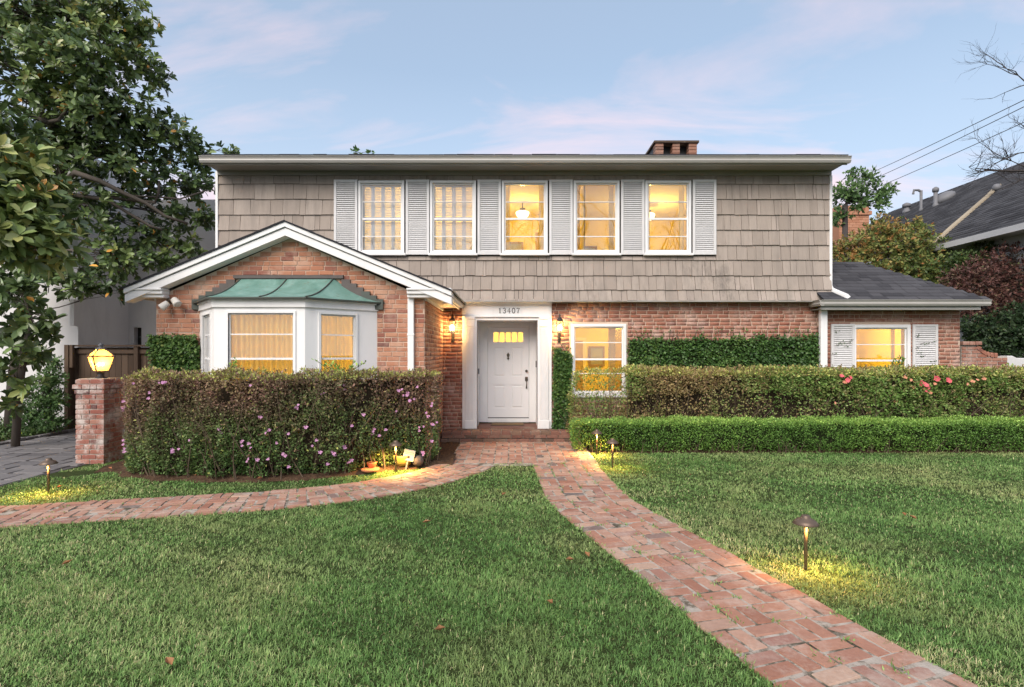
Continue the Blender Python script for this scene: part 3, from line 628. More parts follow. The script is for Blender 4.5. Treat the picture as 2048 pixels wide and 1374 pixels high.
# --- gable wing roof, rake boards and returns
RY, AX, AZ, SL_ = 8.95, -3.69, 3.955, .416; EX0, EX1 = -6.30, -.985
def rake(sg, off0, off1, y0, y1, mat, name):
    m = MB(); ex = EX1 if sg > 0 else EX0; k = math.sqrt(1+SL_**2)
    z0a, z1a = AZ-off0*k, AZ-off1*k; drop = abs(ex-AX)*SL_
    m.prism([(AX, z0a), (ex, z0a-drop), (ex, z1a-drop), (AX, z1a)], 'y', y0, y1); return m.build(name, mat, house)
for sg in (-1, 1):
    rake(sg, .018, .085, RY-.03, RY+.3, M['white'], 'rake_moulding'); rake(sg, .086, .103, RY+.012, RY+.3, M['soffit'], 'rake_groove'); rake(sg, .104, .215, RY, WY-.001, M['white'], 'rake_board')
m = MB()
for sg in (-1, 1):
    ex = (EX1+.012) if sg > 0 else (EX0-.012); drop = abs(ex-AX)*SL_; m.prism([(AX, AZ), (ex, AZ-drop), (ex, AZ-drop-.016), (AX, AZ-.016)], 'y', RY-.05, UY+.02)
wroof = m.build('gable_roof', M['roof'], house)
m = MB(); 
for sg in (-1, 1):
    s_ = 0
    while s_ < 2.9:
        w = random.uniform(.14, .3); x_ = AX+sg*s_*.923; x2 = AX+sg*min(s_+w, 2.92)*.923; d1, d2 = abs(x_-AX)*SL_, abs(x2-AX)*SL_; t_ = .004+random.uniform(0, .008)
        m.prism([(x_, AZ-d1+.001), (x2, AZ-d2+.001), (x2, AZ-d2+t_+.004), (x_, AZ-d1+t_)], 'y', RY-.055, RY+.25); s_ += w
tag(m.build('roof_edge_tabs', M['roof'], wroof), kind='stuff')
SO = 2.735
for sg in (-1, 1):
    ex, wx = (EX1, WX1) if sg > 0 else (EX0, WX0)
    x_in = gx(813, RY) if sg > 0 else gx(340, WY)+.0
    a, b = sorted((ex, x_in)); aa, bb = sorted((ex-sg*.12, x_in))
    m = MB(); m.box(a, b, RY-.02, WY-.002 if sg < 0 else WY-.002, SO+.095, SO+.13); m.box(*sorted((ex-sg*.03, x_in)), RY+.01, WY-.004, SO+.035, SO+.094); m.box(aa, bb, RY+.05, WY-.006, SO-.02, SO+.034)
    bevel(m.build('cornice_return', M['white'], house), .012, 2)
    MB().box(*sorted((wx, ex-sg*.05)), WY+.0, UY-.1, SO, SO+.015).build('soffit', M['wsoffit'], house)
    MB().box(*sorted((wx+sg*.001, wx+sg*.035)), WY, UY, SO-.05, SO-.001).build('soffit_moulding', M['white'], house)
    m = gutter(MB(), 'y', WY+.0, UY-.02, ex, SO+.01, -sg, .115, .10); m.build('gutter', M['wsoffit'] if sg > 0 else M['white'], house)
    MB().box(*sorted((ex-sg*.102, ex-sg*.125)), WY, UY-.1, SO-.03, SO+.12).build('fascia', M['wsoffit'], house)
bevel(MB().box(gx(815.5, WY-.06), gx(828, WY-.06), WY-.085, WY-.012, .05, SO-.022).build('downspout', M['white'], house), .012, 2)
for zz in (.9, 2.1): MB().box(gx(814.8, WY-.06), gx(828.7, WY-.06), WY-.09, WY-.01, zz, zz+.03).build('strap', M['white'], house)
# --- bay window
BYF = 8.37; bl, br = gx(428, BYF), gx(610, BYF); BW0, BW1 = -5.20, -2.25
def bay_pts(off=0.0):
    return [Vector((BW0-off*1.05, WY-.002, 0)), Vector((bl-off*.45, BYF-off, 0)), Vector((br+off*.45, BYF-off, 0)), Vector((BW1+off*1.05, WY-.002, 0))]
BZ1 = 2.55; FZT, FZB = 2.415, .80
def seg_wall(p, q, holes, name, z0, z1, t_=.10, mat='white', parent=None):
    """wall along p->q in plan with rectangular holes (s0,s1,z0,z1)."""
    d_ = (q-p); L_ = d_.length; d_.normalize(); nrm = Vector((d_.y, -d_.x, 0)); m = MB()
    loc = wall_open(MB(), 0, L_, z0, z1, 0, t_, holes)
    m.V = [tuple(p+d_*v[0]-nrm*v[1]+Vector((0, 0, v[2]))) for v in loc.V]; m.F = loc.F
    return m.build(name, M[mat], parent or house), p, d_, nrm, L_
B = bay_pts()
segs = []
for i, (h0, h1) in enumerate(((.26, .70), (None, None), (.20, .68))):
    p, q = B[i], B[i+1]; L_ = (q-p).length
    if i == 1: h = (gx(457, BYF)-bl, gx(587.5, BYF)-bl)
    elif i == 2: h = (h0*L_, h1*L_)
    else: h = ((1-.74)*L_, (1-.20)*L_)
    wo_, p, d_, nrm, L_ = seg_wall(p, q, [(h[0], h[1], FZB, FZT)], 'bay_wall', .12, BZ1); segs.append((wo_, p, d_, nrm, L_, h))
    rotz = math.atan2(d_.y, d_.x)
    def lb(m, s0, s1, o0, o1, z0, z1): return m.hexa([tuple(p+d_*s+nrm*o+Vector((0, 0, z))) for s, o, z in ((s0, o0, z0), (s1, o0, z0), (s1, o1, z0), (s0, o1, z0), (s0, o0, z1), (s1, o0, z1), (s1, o1, z1), (s0, o1, z1))])
    wn_ = MB(); f = .035; a, b = h
    lb(wn_, a-f, a, -.02, .02, FZB-.03, FZT+f); lb(wn_, b, b+f, -.02, .02, FZB-.03, FZT+f); lb(wn_, a, b, -.02, .02, FZT, FZT+f); lb(wn_, a, b, -.02, .04, FZB-.04, FZB)
    wn_ = wn_.build('window', M['white'], house)
    ms = [1.56+.0, 1.735, 2.095]; ms = [gz(717.5, BYF), gz(668.5, BYF)]; zz = [FZB, *([1.32]), *ms, FZT]
    sa = MB(); lb(sa, a, a+.022, -.05, -.02, FZB, FZT); lb(sa, b-.022, b, -.05, -.02, FZB, FZT); lb(sa, a+.022, b-.022, -.05, -.02, FZT-.022, FZT); lb(sa, a+.022, b-.022, -.05, -.02, FZB, FZB+.022); sa.build('sash', M['white'], wn_)
    for k, z_ in enumerate((1.32, *ms)): lb(MB(), a+.0225, b-.0225, -.052, -.018, z_-(.016 if k == 1 else .009), z_+(.016 if k == 1 else .009)).build('muntin', M['white'], wn_)
    for k in range(len(zz)-1): lb(MB(), a+.023, b-.023, -.037, -.034, zz[k]+.01, zz[k+1]-.01).build('pane', M['glass'], wn_)
    # pleated curtains
    for s0, s1 in (((a-.04, (a+b)/2-.012), ((a+b)/2+.012, b+.04)) if i == 1 else ((a-.03, b+.03),)):
        V, Fc = [], []; n_ = max(20, int((s1-s0)*70))
        for k in range(n_+1):
            s = s0+(s1-s0)*k/n_; o_ = -.16+.036*math.sin(k*1.15+.5*math.sin(k*.37))+.008*math.sin(k*.31)
            for z_ in (FZB-.1, 1.5, FZT+.05): V.append(tuple(p+d_*s+nrm*(o_+(.006*math.sin(k*2.1) if z_ < 2 else 0))+Vector((0, 0, z_))))
        for k in range(n_):
            for j in range(2): Fc.append((k*3+j, k*3+3+j, k*3+4+j, k*3+1+j))
        mesh_obj('curtain', fast_mesh('curtain', V, Fc, smooth=True), M['curtain'], wn_)
# frieze and cornice round the bay
def bay_band(o0, o1, z0, z1, name, mat):
    A, C = bay_pts(o0), bay_pts(o1); m = MB()
    for i in range(3): m.hexa([(*A[i].xy, z0), (*A[i+1].xy, z0), (*C[i+1].xy, z0), (*C[i].xy, z0), (*A[i].xy, z1), (*A[i+1].xy, z1), (*C[i+1].xy, z1), (*C[i].xy, z1)])
    return m.build(name, mat, house)
bay_band(.035, -.02, 2.505, 2.60, 'bay_frieze', M['white']); bay_band(.06, -.02, 2.60, 2.625, 'bay_cornice', M['white']); bay_band(.13, -.02, 2.626, 2.648, 'bay_eave', M['seam'])
E = bay_pts(.135); T = [Vector((-4.50, WY-.01, 0)), Vector((-4.50, WY-.012, 0)), Vector((-2.97, WY-.012, 0)), Vector((-2.97, WY-.01, 0))]
BRZ0, BRZ1 = 2.648, 3.055
def bay_roof_pt(e, t_, v):
    p = e.lerp(t_, v); return (p.x, p.y, BRZ0+(BRZ1-BRZ0)*(.35*v+.65*v**2.1))
Em = E[1].lerp(E[2], .54); Tm = T[1].lerp(T[2], .50); NV = 12
mid_l = E[0].lerp(E[1], 0); 
panels = [((E[0], T[0]), (E[1], T[1])), ((E[1], T[1]), (Em, Tm)), ((Em, Tm), (E[2], T[2])), ((E[2], T[2]), (E[3], T[3]))]
bayroof = None
for (e0_, t0_), (e1_, t1_) in panels:
    V, Fc = [], []; NU = 6
    for i in range(NU+1):
        for j in range(NV+1): V.append(bay_roof_pt(e0_.lerp(e1_, i/NU), t0_.lerp(t1_, i/NU), j/NV))
    for i in range(NU):
        for j in range(NV): a = i*(NV+1)+j; Fc.append((a, a+NV+1, a+NV+2, a+1))
    o = mesh_obj('copper_panel', fast_mesh('copper_panel', V, Fc, smooth=True), M['copper'], house); bayroof = bayroof or o
    if e1_ is not E[3]: MB().tube([Vector(bay_roof_pt(e1_, t1_, j/NV))+Vector((0, 0, .006)) for j in range(NV+1)], .012, 6).build('seam', M['seam'], o)
MB().box(-4.62, -2.80, WY-.06, WY-.003, BRZ1-.01, BRZ1+.045).build('flashing', M['lead'], house)
for sg, xs_, xe in ((1, -2.83, -2.17), (-1, -4.60, -5.28)):
    for k in range(6):
        x_ = xs_+(xe-xs_)*k/6; x2 = xs_+(xe-xs_)*(k+1)/6+sg*.03; zt = BRZ1+.03-(k+1)*.066
        MB().box(min(x_, x2), max(x_, x2), WY-.045-.002*k, WY-.003, zt-.16, zt+.01).build('flashing', M['lead'] if k < 3 else M['seam'], house)
# --- doorway
DYF = 12.35; DY = DYF
m = MB(); sur_y = FY-.085
sur = MB()
sur.box(-1.043, DO[0], sur_y+.03, FY-.002, .225, 2.60); sur.box(DO[1], .832, sur_y+.03, FY-.002, .225, 2.60); sur.box(DO[0], DO[1], sur_y+.03, FY-.002, DO[3], 2.60); sur.box(-1.043, .832, sur_y+.03, FY-.002, 2.601, 2.87)
sur = bevel(sur.build('door_surround', M['white'], house), .006, 1)
fz0, fz1 = gz(631, 11.46), gz(611, 11.46)
bevel(MB().box(-1.0, .79, sur_y+.012, sur_y+.029, fz0, fz1).build('frieze_panel', M['white'], sur), .004, 1)
bevel(MB().box(-1.02, .81, sur_y-.02, sur_y+.028, fz0-.035, fz0-.004).build('moulding', M['white'], sur), .008, 2)
bevel(MB().box(-1.02, .81, sur_y-.02, sur_y+.028, fz1+.004, fz1+.035).build('moulding', M['white'], sur), .008, 2)
c = MB().prism([(FY-.1, 2.835), (sur_y-.03, 2.835), (sur_y-.05, 2.855), (sur_y-.085, 2.885), (sur_y-.12, 2.90), (sur_y-.12, 2.93), (FY-.1, 2.93)], 'x', -1.045, .835).build('cornice', M['white'], sur)
for a, b in ((gx(930.5, 11.46), gx(948, 11.46)), (gx(1080.5, 11.46), gx(1097.5, 11.46))):
    zc0, zc1 = gz(653.5, 11.46), gz(634, 11.46); p_ = MB(); fl = 6; ww = (b-a)/(2*fl+1)
    p_.box(a+.004, b-.004, sur_y+.004, sur_y+.029, .40, zc0)
    p_ = p_.build('pilaster', M['white'], sur)
    for k in range(fl): bevel(MB().box(a+.006+(2*k+.45)*ww, a+.006+(2*k+1.55)*ww, sur_y-.008, sur_y+.0035, .42, zc0-.03).build('fluting', M['white'], p_), .004, 1)
    bevel(MB().box(a-.012, b+.012, sur_y-.022, sur_y+.028, zc0+.001, zc1-.05).build('capital', M['white'], p_), .006, 1); bevel(MB().box(a-.022, b+.022, sur_y-.032, sur_y+.027, zc1-.049, zc1).build('capital', M['white'], p_), .008, 2)
    bevel(MB().box(a-.016, b+.016, sur_y-.026, sur_y+.028, .228, .399).build('plinth', M['white'], p_), .006, 1)
# inner architrave
m = MB(); m.box(DO[0]-.05, DO[0]+.001, sur_y+.015, sur_y+.0295, .228, DO[3]+.05); m.box(DO[1]-.001, DO[1]+.05, sur_y+.015, sur_y+.0295, .228, DO[3]+.05); m.box(DO[0]+.001, DO[1]-.001, sur_y+.015, sur_y+.0295, DO[3], DO[3]+.05); m.build('architrave', M['white'], sur)
# recess
m = MB(); m.box(DO[0]-.04, DO[0], FY-.0015, DY+.1, .2, DO[3]); m.box(DO[1], DO[1]+.04, FY-.0015, DY+.1, .2, DO[3]); m.box(DO[0]-.04, DO[1]+.04, FY-.0015, DY+.1, DO[3]+.001, DO[3]+.04); m.build('door_reveal', M['white'], sur)
dx0, dx1, dz0, dz1 = -.541, .376, .369, 2.381
fr_ = MB(); fr_.box(DO[0]+.001, dx0-.004, DY-.05, DY+.06, .262, DO[3]-.001); fr_.box(dx1+.004, DO[1]-.001, DY-.05, DY+.06, .262, DO[3]-.001); fr_.box(dx0-.0039, dx1+.0039, DY-.05, DY+.06, dz1+.004, DO[3]-.001); fr_.box(dx0-.0039, dx1+.0039, DY-.07, DY+.06, .262, dz0-.020); fr_.ring(dx0-.0038, dx1+.0038, dz0-.0195, dz1+.0038, .03, DY+.03, DY+.058)
bevel(fr_.build('door_frame', M['white'], sur), .006, 1)
# the slab: stiles, rails, recessed panels, five small arched panes
door = MB(); DX = lambda v: gx(900+v/4.908, DY); DZ = lambda v: gz(590+v/4.908, DY)
L0, L1 = DZ(462), DZ(365); pcol = ((DX(425), DX(547)), (DX(597), DX(722))); prow = ((DZ(802), DZ(513)), (DZ(1112), DZ(880))); y0, y1 = DY-.02, DY+.025
lit = [(DX(428+59.2*i), DX(428+59.2*i+50)) for i in range(5)]
hol = [(a, b, c_, d_) for a, b in pcol for c_, d_ in prow] + [(a, b, L0, L1) for a, b in lit]
door = wall_open(door, dx0, dx1, dz0, dz1, y0, y1, hol).build('door', M['door'], house)
for a, b in pcol:
    for c_, d_ in prow:
        m = MB(); m.box(a, b, y0+.016, y1-.002, c_, d_); m.hexa([(a+.028, y0+.017, c_+.028), (b-.028, y0+.017, c_+.028), (b-.028, y0+.017, d_-.028), (a+.028, y0+.017, d_-.028), (a+.045, y0+.004, c_+.045), (b-.045, y0+.004, c_+.045), (b-.045, y0+.004, d_-.045), (a+.045, y0+.004, d_-.045)]); m.build('door_panel', M['door'], door)
for a, b in lit:
    MB().box(a, b, y0+.018, y0+.022, L0, L1).build('pane', M['glass'], door)
    r = .018; m = MB()
    for cx_, sx in ((a, 1), (b, -1)): m.prism([(cx_, L1), (cx_+sx*r, L1), (cx_+sx*r*.3, L1-r*.3), (cx_, L1-r)], 'y', y0+.001, y0+.017)
    m.build('pane_corner', M['door'], door)
kx, kz = DX(571), DZ(600); m = MB()
m.prism([(kx, kz+.085), (kx+.036, kz+.03), (kx+.012, kz-.03), (kx+.028, kz-.055), (kx, kz-.085), (kx-.028, kz-.055), (kx-.012, kz-.03), (kx-.036, kz+.03)], 'y', y0-.03, y0-.001); bevel(m.build('knocker', M['hardware'], door), .006, 2)
hx = DX(750); MB().tube([(hx, y0-.03, DZ(746)), (hx, y0-.001, DZ(746))], .030, 14).build('deadbolt', M['hardware'], door)
bevel(MB().box(hx-.032, hx+.032, y0-.02, y0-.001, DZ(845), DZ(802)).build('handle_plate', M['hardware'], door), .006, 1)
hh = MB().tube([(hx, y0-.02, DZ(830)), (hx, y0-.06, DZ(845)), (hx, y0-.065, DZ(875)), (hx, y0-.055, DZ(895)), (hx, y0-.012, DZ(912))], [.014, .013, .011, .012, .018], 8).build('handle', M['hardware'], door, True)
MB().box(dx0, dx1, DY-.03, DY+.04, dz0-.019, dz0-.001).build('threshold', M['iron'], door)
MB().box(DO[0]-.001, DO[0]+.03, FY+.28, FY+.36, 1.36, 1.47).build('doorbell_box', M['steel'], sur); MB().box(DO[1]-.02, DO[1]+.001, FY+.42, FY+.47, 1.50, 1.64).build('latch_plate', M['iron'], sur)
# house number in serif style numerals made of strokes
def stroke_digit(ch_, x, z, h, y):
    S = {'1': [([(-.22, .30), (0, .5), (0, -.5)], .17), ([(-.24, -.47), (.24, -.47)], .08)],
         '3': [([(-.3, .34), (-.1, .5), (.14, .47), (.26, .28), (.12, .06), (-.08, .03)], .12), ([(-.02, .04), (.2, -.02), (.32, -.23), (.16, -.45), (-.1, -.5), (-.33, -.36)], .15)],
         '4': [([(.12, -.5), (.12, .5), (-.36, -.16), (.36, -.16)], .13), ([(-.08, -.48), (.3, -.48)], .07)],
         '0': [([(.34*math.cos(a), .5*math.sin(a)) for a in np.linspace(0, 6.2832, 15)], .15)],
         '7': [([(-.33, .30), (-.30, .46), (.33, .46), (.06, .0), (-.08, -.5)], .14)]}[ch_]
    m = MB()
    for pts, w in S: m.tube([(x+px_*h*.8, y, z+pz*h) for px_, pz in pts], w*h*.5, 6)
    return m.build('digit', M['iron'], sur)
for i, c_ in enumerate('13407'): stroke_digit(c_, gx(1000+i*9.1, 11.46)-.002, (fz0+fz1)/2+.002, .105, sur_y+.008)
# --- downspouts, side wing eave and roof
AG = 11.08; ax0, ax1 = 6.19, 9.68; agz = gz(611, AG)
gutter(MB(), 'x', ax0+.05, ax1, AG, agz).build('gutter', M['gutter'], house)
gutter(MB(), 'y', AG+.02, FY-.05, ax0, agz, 1).build('gutter', M['gutter'], house)
MB().box(ax0+.1, ax1-.14, AG+.115, AG+.14, agz-.075, agz+.11).build('fascia', M['gutter'], house)
MB().box(ax0+.1, ax1-.14, AG+.141, AY-.002, agz-.06, agz-.045).build('soffit', M['soffit'], house)
tsl = .62; tr = 1.53; rz = agz+.125+tsl*tr
m = MB(); e_ = agz+.118; m.poly([(6.3, AG+.03, e_-.012), (ax1-.03, AG+.03, e_-.012), (ax1-tr, AG+tr, rz-.012), (6.3, AG+tr, rz-.012)]); m.poly([(ax1-.03, AG+.03, e_-.012), (ax1-.03, 15.7, e_-.012), (ax1-tr, 14.2, rz-.012), (ax1-tr, AG+tr, rz-.012)]); m.poly([(6.3, AG+tr, rz-.012), (ax1-tr, AG+tr, rz-.012), (ax1-tr, 14.2, rz-.012), (6.3, 14.2, rz-.012)])
aroof = m.build('side_wing_roof', M['roof'], house)
def shingle_rows(o, du, dv, n_rows, ulen, expo, tabw, th=.010):
    """rows laid up the slope; o corner, du along eave, dv up the slope, ulen(row)->(u0,u1)."""
    nn = du.cross(dv).normalized(); V, Fc, R = [], [], []
    for k in range(n_rows):
        a, b = ulen(k); u = a-random.uniform(0, tabw)
        while u < b:
            w = tabw*random.uniform(.55, 1.3); p, q = max(u, a), min(u+w-.006, b)
            if q-p > .01:
                t_ = th*random.uniform(.8, 1.7); base = [(p, k*expo, t_), (q, k*expo, t_), (q, (k+1.05)*expo, .001), (p, (k+1.05)*expo, .001), (p, k*expo, -.004), (q, k*expo, -.004)]
                i = len(V); V += [tuple(o+du*x_+dv*y_+nn*z_) for x_, y_, z_ in base]; Fc += [(i, i+1, i+2, i+3), (i+4, i+5, i+1, i)]; R += [random.random()]*6
            u += w
    return V, Fc, R
sl_len = math.sqrt(tr**2+(rz-e_)**2); dv = Vector((0, tr, rz-e_)).normalized(); ex_ = .15; nr = int(sl_len/ex_)
V, Fc, R = shingle_rows(Vector((6.30, AG+.02, e_)), X, dv, nr+1, lambda k: (0, ax1-.02-6.30-k*ex_*tr/sl_len), ex_, .33)
tag(mesh_obj('roof_shingles', fast_mesh('roof_shingles', V, Fc, {'rnd': R}), M['roof'], aroof), kind='stuff')
bevel(MB().box(gx(1636.5, FY-.1), gx(1650, FY-.1), FY-.20, FY-.10, .05, agz+.0).build('downspout', M['white'], house), .014, 2)
dsx = gx(1662.5, UY-.05); z_el = gz(576, UY)
m = MB(); m.box(dsx-.028, dsx+.028, UY-.05, UY+.03, z_el, 5.50); bevel(m.build('downspout', M['white'], house), .012, 2)
m = MB(); p0 = Vector((dsx-.03, UY-.06, z_el+.01)); p1 = Vector((gx(1690, AG+.15), AG+.12, gz(593, AG+.15))); p2 = Vector((p1.x+.03, p1.y-.02, e_+.03))
m.tube([(dsx, UY-.01, z_el+.02), (dsx+.03, UY-.03, z_el-.05), p1, p2], [.05, .055, .06, .06], 8); m.build('downspout_elbow', M['white'], house)
# --- warm rooms behind the windows
def lamp_light(name, loc, watts, r=.12, col=WARM, parent=None):
    l = bpy.data.lights.new(name, 'POINT'); l.energy = watts; l.color = col; l.shadow_soft_size = r; o = bpy.data.objects.new(name, l); o.location = loc; COL.objects.link(o); return o
def room(x0, x1, y0, y1, z0, z1, mat='room'):
    m = MB(); m.poly([(x0, y1, z0), (x1, y1, z0), (x1, y1, z1), (x0, y1, z1)]); m.poly([(x0, y0, z0), (x0, y1, z0), (x0, y1, z1), (x0, y0, z1)]); m.poly([(x1, y1, z0), (x1, y0, z0), (x1, y0, z1), (x1, y1, z1)])
    m.build('room_wall', M[mat], house); MB().poly([(x0, y0, z1), (x0, y1, z1), (x1, y1, z1), (x1, y0, z1)]).build('room_ceiling', M['ceil'], house); MB().poly([(x0, y0, z0), (x1, y0, z0), (x1, y1, z0), (x0, y1, z0)]).build('room_floor', M['room_dark'], house)
room(-.55, 1.52, UY+.17, 14.6, 2.96, 5.45); room(1.54, 4.6, UY+.17, 14.9, 2.96, 5.45); room(-3.6, -.57, UY+.17, 14.4, 2.96, 5.45)
room(-5.7, -1.66, WY+.19, 13.2, .25, 2.70); room(-1.2, 1.1, DY+.11, 15.5, .26, 2.72); room(1.12, 4.4, FY+.19, 15.2, .26, 2.72); room(6.7, 9.2, AY+.19, 14.6, .26, 2.64)
def ceiling_lamp(px, py, Y, label, watts, ztop):
    p = at(px, py, Y); t = empty('ceiling_lamp', (p.x, p.y, p.z), label, 'lamp')
    MB().lathe([(.005, .14), (.07, .13), (.075, .115), (.02, .11), (.015, .05)], p, 14).build('canopy', M['hardware'], t, True)
    MB().tube([(p.x, p.y, p.z+.1), (p.x, p.y, ztop)], .012, 6).build('rod', M['hardware'], t)
    MB().lathe([(.01, -.12), (.09, -.10), (.15, -.03), (.165, .03), (.15, .05)], p, 18).build('bowl', M['shade_glow'], t, True)
    lamp_light('lamp_light', (p.x, p.y-.1, p.z-.30), watts)
ceiling_lamp(1045, 428, 13.3, 'glowing glass bowl ceiling lamp behind the third upper window from the gable end', 23, 5.44)
ceiling_lamp(1296, 432, 13.4, 'glowing glass bowl ceiling lamp behind the last upper window beside the chimney end', 30, 5.44)
for loc, w in (((-2.0, 13.2, 4.6), 85), ((-3.7, 11.2, 2.2), 66), ((-.1, 14.0, 2.2), 40), ((2.7, 13.6, 2.35), 34), ((7.9, 13.2, 2.3), 34)): lamp_light('room_light', loc, w, .2)
# plantation shutters inside the two upper windows nearest the gable
for a, b in WIN[:2]:
    n = 4; w = (b-a-.11)/n; bl_ = MB().box(a+.05, b-.05, UY+.10, UY+.115, WZ1-.10, WZ1-.05).build('interior_shutter', M['blind'], house)
    for i in range(n):
        x0, x1 = a+.055+i*w, a+.055+(i+1)*w; m = MB(); m.ring(x0+.002, x1-.002, WZ0+.06, WZ1-.06, .034, UY+.108, UY+.140); m.box(x0+.03, x1-.03, UY+.118, UY+.14, (WZ0+WZ1)/2-.045, (WZ0+WZ1)/2+.045); m.build('panel', M['white'], bl_)
        nl = 24; m = MB(); hgt = (WZ1-WZ0-.2)/nl
        for k in range(nl):
            z = WZ0+.10+hgt*(k+.5)
            if abs(z-(WZ0+WZ1)/2) < .03: continue
            m.hexa([(x0+.031, UY+.119, z-hgt*.52), (x1-.031, UY+.119, z-hgt*.52), (x1-.031, UY+.131, z+hgt*.42), (x0+.031, UY+.131, z+hgt*.42), (x0+.031, UY+.117, z-hgt*.44), (x1-.031, UY+.117, z-hgt*.44), (x1-.031, UY+.129, z+hgt*.5), (x0+.031, UY+.129, z+hgt*.5)])
        tag(m.build('louvres', M['blind'], bl_), kind='stuff')
# furniture and openings seen through the lit panes
def doorway(x0, x1, z0, z1, y, mat='room_dark'):
    d_ = MB().box(x0, x1, y-.03, y-.005, z0, z1).build('inner_doorway', M['room_dark'], house); MB().ring(x0-.09, x1+.09, z0, z1+.09, .09, y-.05, y-.004, .001).build('casing', M['ceil'], d_)
doorway(.62, 1.2, 2.97, 5.0, 14.58); doorway(2.55, 3.5, 2.97, 4.55, 14.88); doorway(2.75, 3.9, .27, 2.45, 15.18); doorway(1.5, 1.95, .27, 2.15, 15.18)
def picture(x0, x1, z0, z1, y):
    f_ = MB().ring(x0, x1, z0, z1, .05, y-.04, y-.006).build('picture_frame', M['kitchen'], house); MB().box(x0+.051, x1-.051, y-.02, y-.007, z0+.051, z1-.051).build('print', M['soffit'], f_)
picture(-.15, .30, 4.1, 4.75, 14.58); picture(3.75, 4.3, 3.9, 4.6, 14.88); picture(1.8, 2.3, 4.0, 4.7, 14.88); picture(2.12, 2.55, 1.45, 2.0, 15.18)
for x_, yb in ((1.62, 14.5), (4.2, 14.5)): MB().box(x_, x_+.34, yb-.5, yb+.35, 2.97, 4.35).build('bookcase', M['kitchen'], house)
MB().box(-.545, -.50, 12.6, 13.7, 2.97, 5.0).build('inner_door', M['ceil'], house); MB().box(1.125, 1.17, 12.4, 13.3, .27, 2.3).build('inner_door', M['ceil'], house); MB().box(3.1, 4.2, 14.4, 14.9, .27, 1.2).build('sideboard', M['kitchen'], house)
for x_, w_ in ((LW[1]-.30, .26), (AW[1]-.14, .12)): MB().box(x_, x_+w_*.5, FY+.30, FY+.34, 1.0, 2.45).build('curtain', M['curtain'], house)
for a, b in WIN[2:]:
    for x_ in (a+.06, b-.17):
        V, Fc = [], []
        for k in range(15):
            for z_ in (WZ0-.1, WZ1): V.append((x_+.11*k/14, UY+.26+.018*math.sin(k*1.7), z_))
        for k in range(14): Fc.append((2*k, 2*k+2, 2*k+3, 2*k+1))
        mesh_obj('curtain', fast_mesh('curtain', V, Fc, smooth=True), M['curtain'], house)
hut = MB().box(7.78, 8.72, 14.30, 14.58, .27, 2.42).build('kitchen_cabinet', M['kitchen'], house)
MB().ring(7.74, 8.76, 1.18, 2.46, .06, 14.20, 14.29).build('cabinet_frame', M['ceil'], hut)
for z in (1.5, 1.85, 2.15): MB().box(7.81, 8.69, 14.18, 14.29, z, z+.025).build('shelf', M['ceil'], hut)
tab = empty('kitchen_table', (8.1, 13.0, .26), 'table with orange bowl behind the side wing window', 'table')
MB().box(7.4, 8.9, 12.7, 13.4, .98, 1.03).build('table_top', M['kitchen'], tab)
for x_, y_ in ((7.45, 12.75), (8.85, 12.75), (7.45, 13.35), (8.85, 13.35)): MB().box(x_-.03, x_+.03, y_-.03, y_+.03, .26, .98).build('leg', M['kitchen'], tab)
bowl = tag(MB().lathe([(.06, 0), (.16, .06), (.20, .13), (.185, .13), (.05, .02)], (7.95, 12.95, 1.032), 18).build('fruit_bowl', M['orange_bowl'], None, True), 'orange bowl standing on the table behind the side wing window', 'bowl')
tl = empty('table_lamp', (8.15, 13.2, 1.03), 'small glowing lamp on the table behind the side wing window', 'lamp')
MB().lathe([(.06, 0), (.015, .02), (.012, .10), (.03, .11)], (8.22, 13.2, 1.031), 12).build('base', M['hardware'], tl, True); MB().ball((8.22, 13.2, 1.20), .075, 12).build('globe', M['shade_glow'], tl, True)
# ================================================================== FRONT STEP, MAT
step = empty('front_step', (0, 11.1, 0), 'worn brick landing with stained edge below the white front door', 'step')
MB().box(-1.40, 1.46, 11.15, FY-.003, 0, .205).build('step_core', M['mortar_grey'], step); MB().box(DO[0]+.002, DO[1]-.002, FY, DY-.06, .15, .238).build('sill_floor', M['brick_step'], step)
SB = [soft_brick(500+i, .05) for i in range(6)]
for b in SB: b.materials.append(M['brick_step'])
def sbrick(c, sx, sy, sz):
    o = bpy.data.objects.new('brick', random.choice(SB)); o.location = c; o.scale = (sx, sy, sz); o.rotation_euler = (random.uniform(-.01, .01), random.uniform(-.01, .01), random.uniform(-.015, .015)); link(o, step)
u = -1.42
while u < 1.44:
    sbrick((u+.1, 11.22, .19), .188, .22, .075); u += .2
u = -1.40
while u < 1.40:
    if not (-1.05 < u < -1.2): sbrick((u+.12, 11.44, .19), .225, .20, .07)
    u += .235
for r_, z_, y_, off in ((0, .122, 11.155, .0), (1, .045, 11.12, .1)):
    u = -1.42-off
    while u < 1.44:
        o_ = max(u, -1.44); e2 = min(u+.235, 1.48)
        if e2-o_ > .05: sbrick(((o_+e2)/2, y_, z_), e2-o_-.014, .09, .066)
        u += .235
mt = empty('door_mat', (0, 11.95, .24), 'brown coir mat lying in front of the white front door', 'mat')
bevel(MB().box(gx(983, 12.1), gx(1047, 12.1), 11.93, 12.26, .240, .262).build('pile', M['mat'], mt), .006, 1); bevel(MB().box(gx(983, 12.1)-.012, gx(1047, 12.1)+.012, 11.915, 12.275, .2385, .248).build('edging', M['black'], mt), .003, 1)
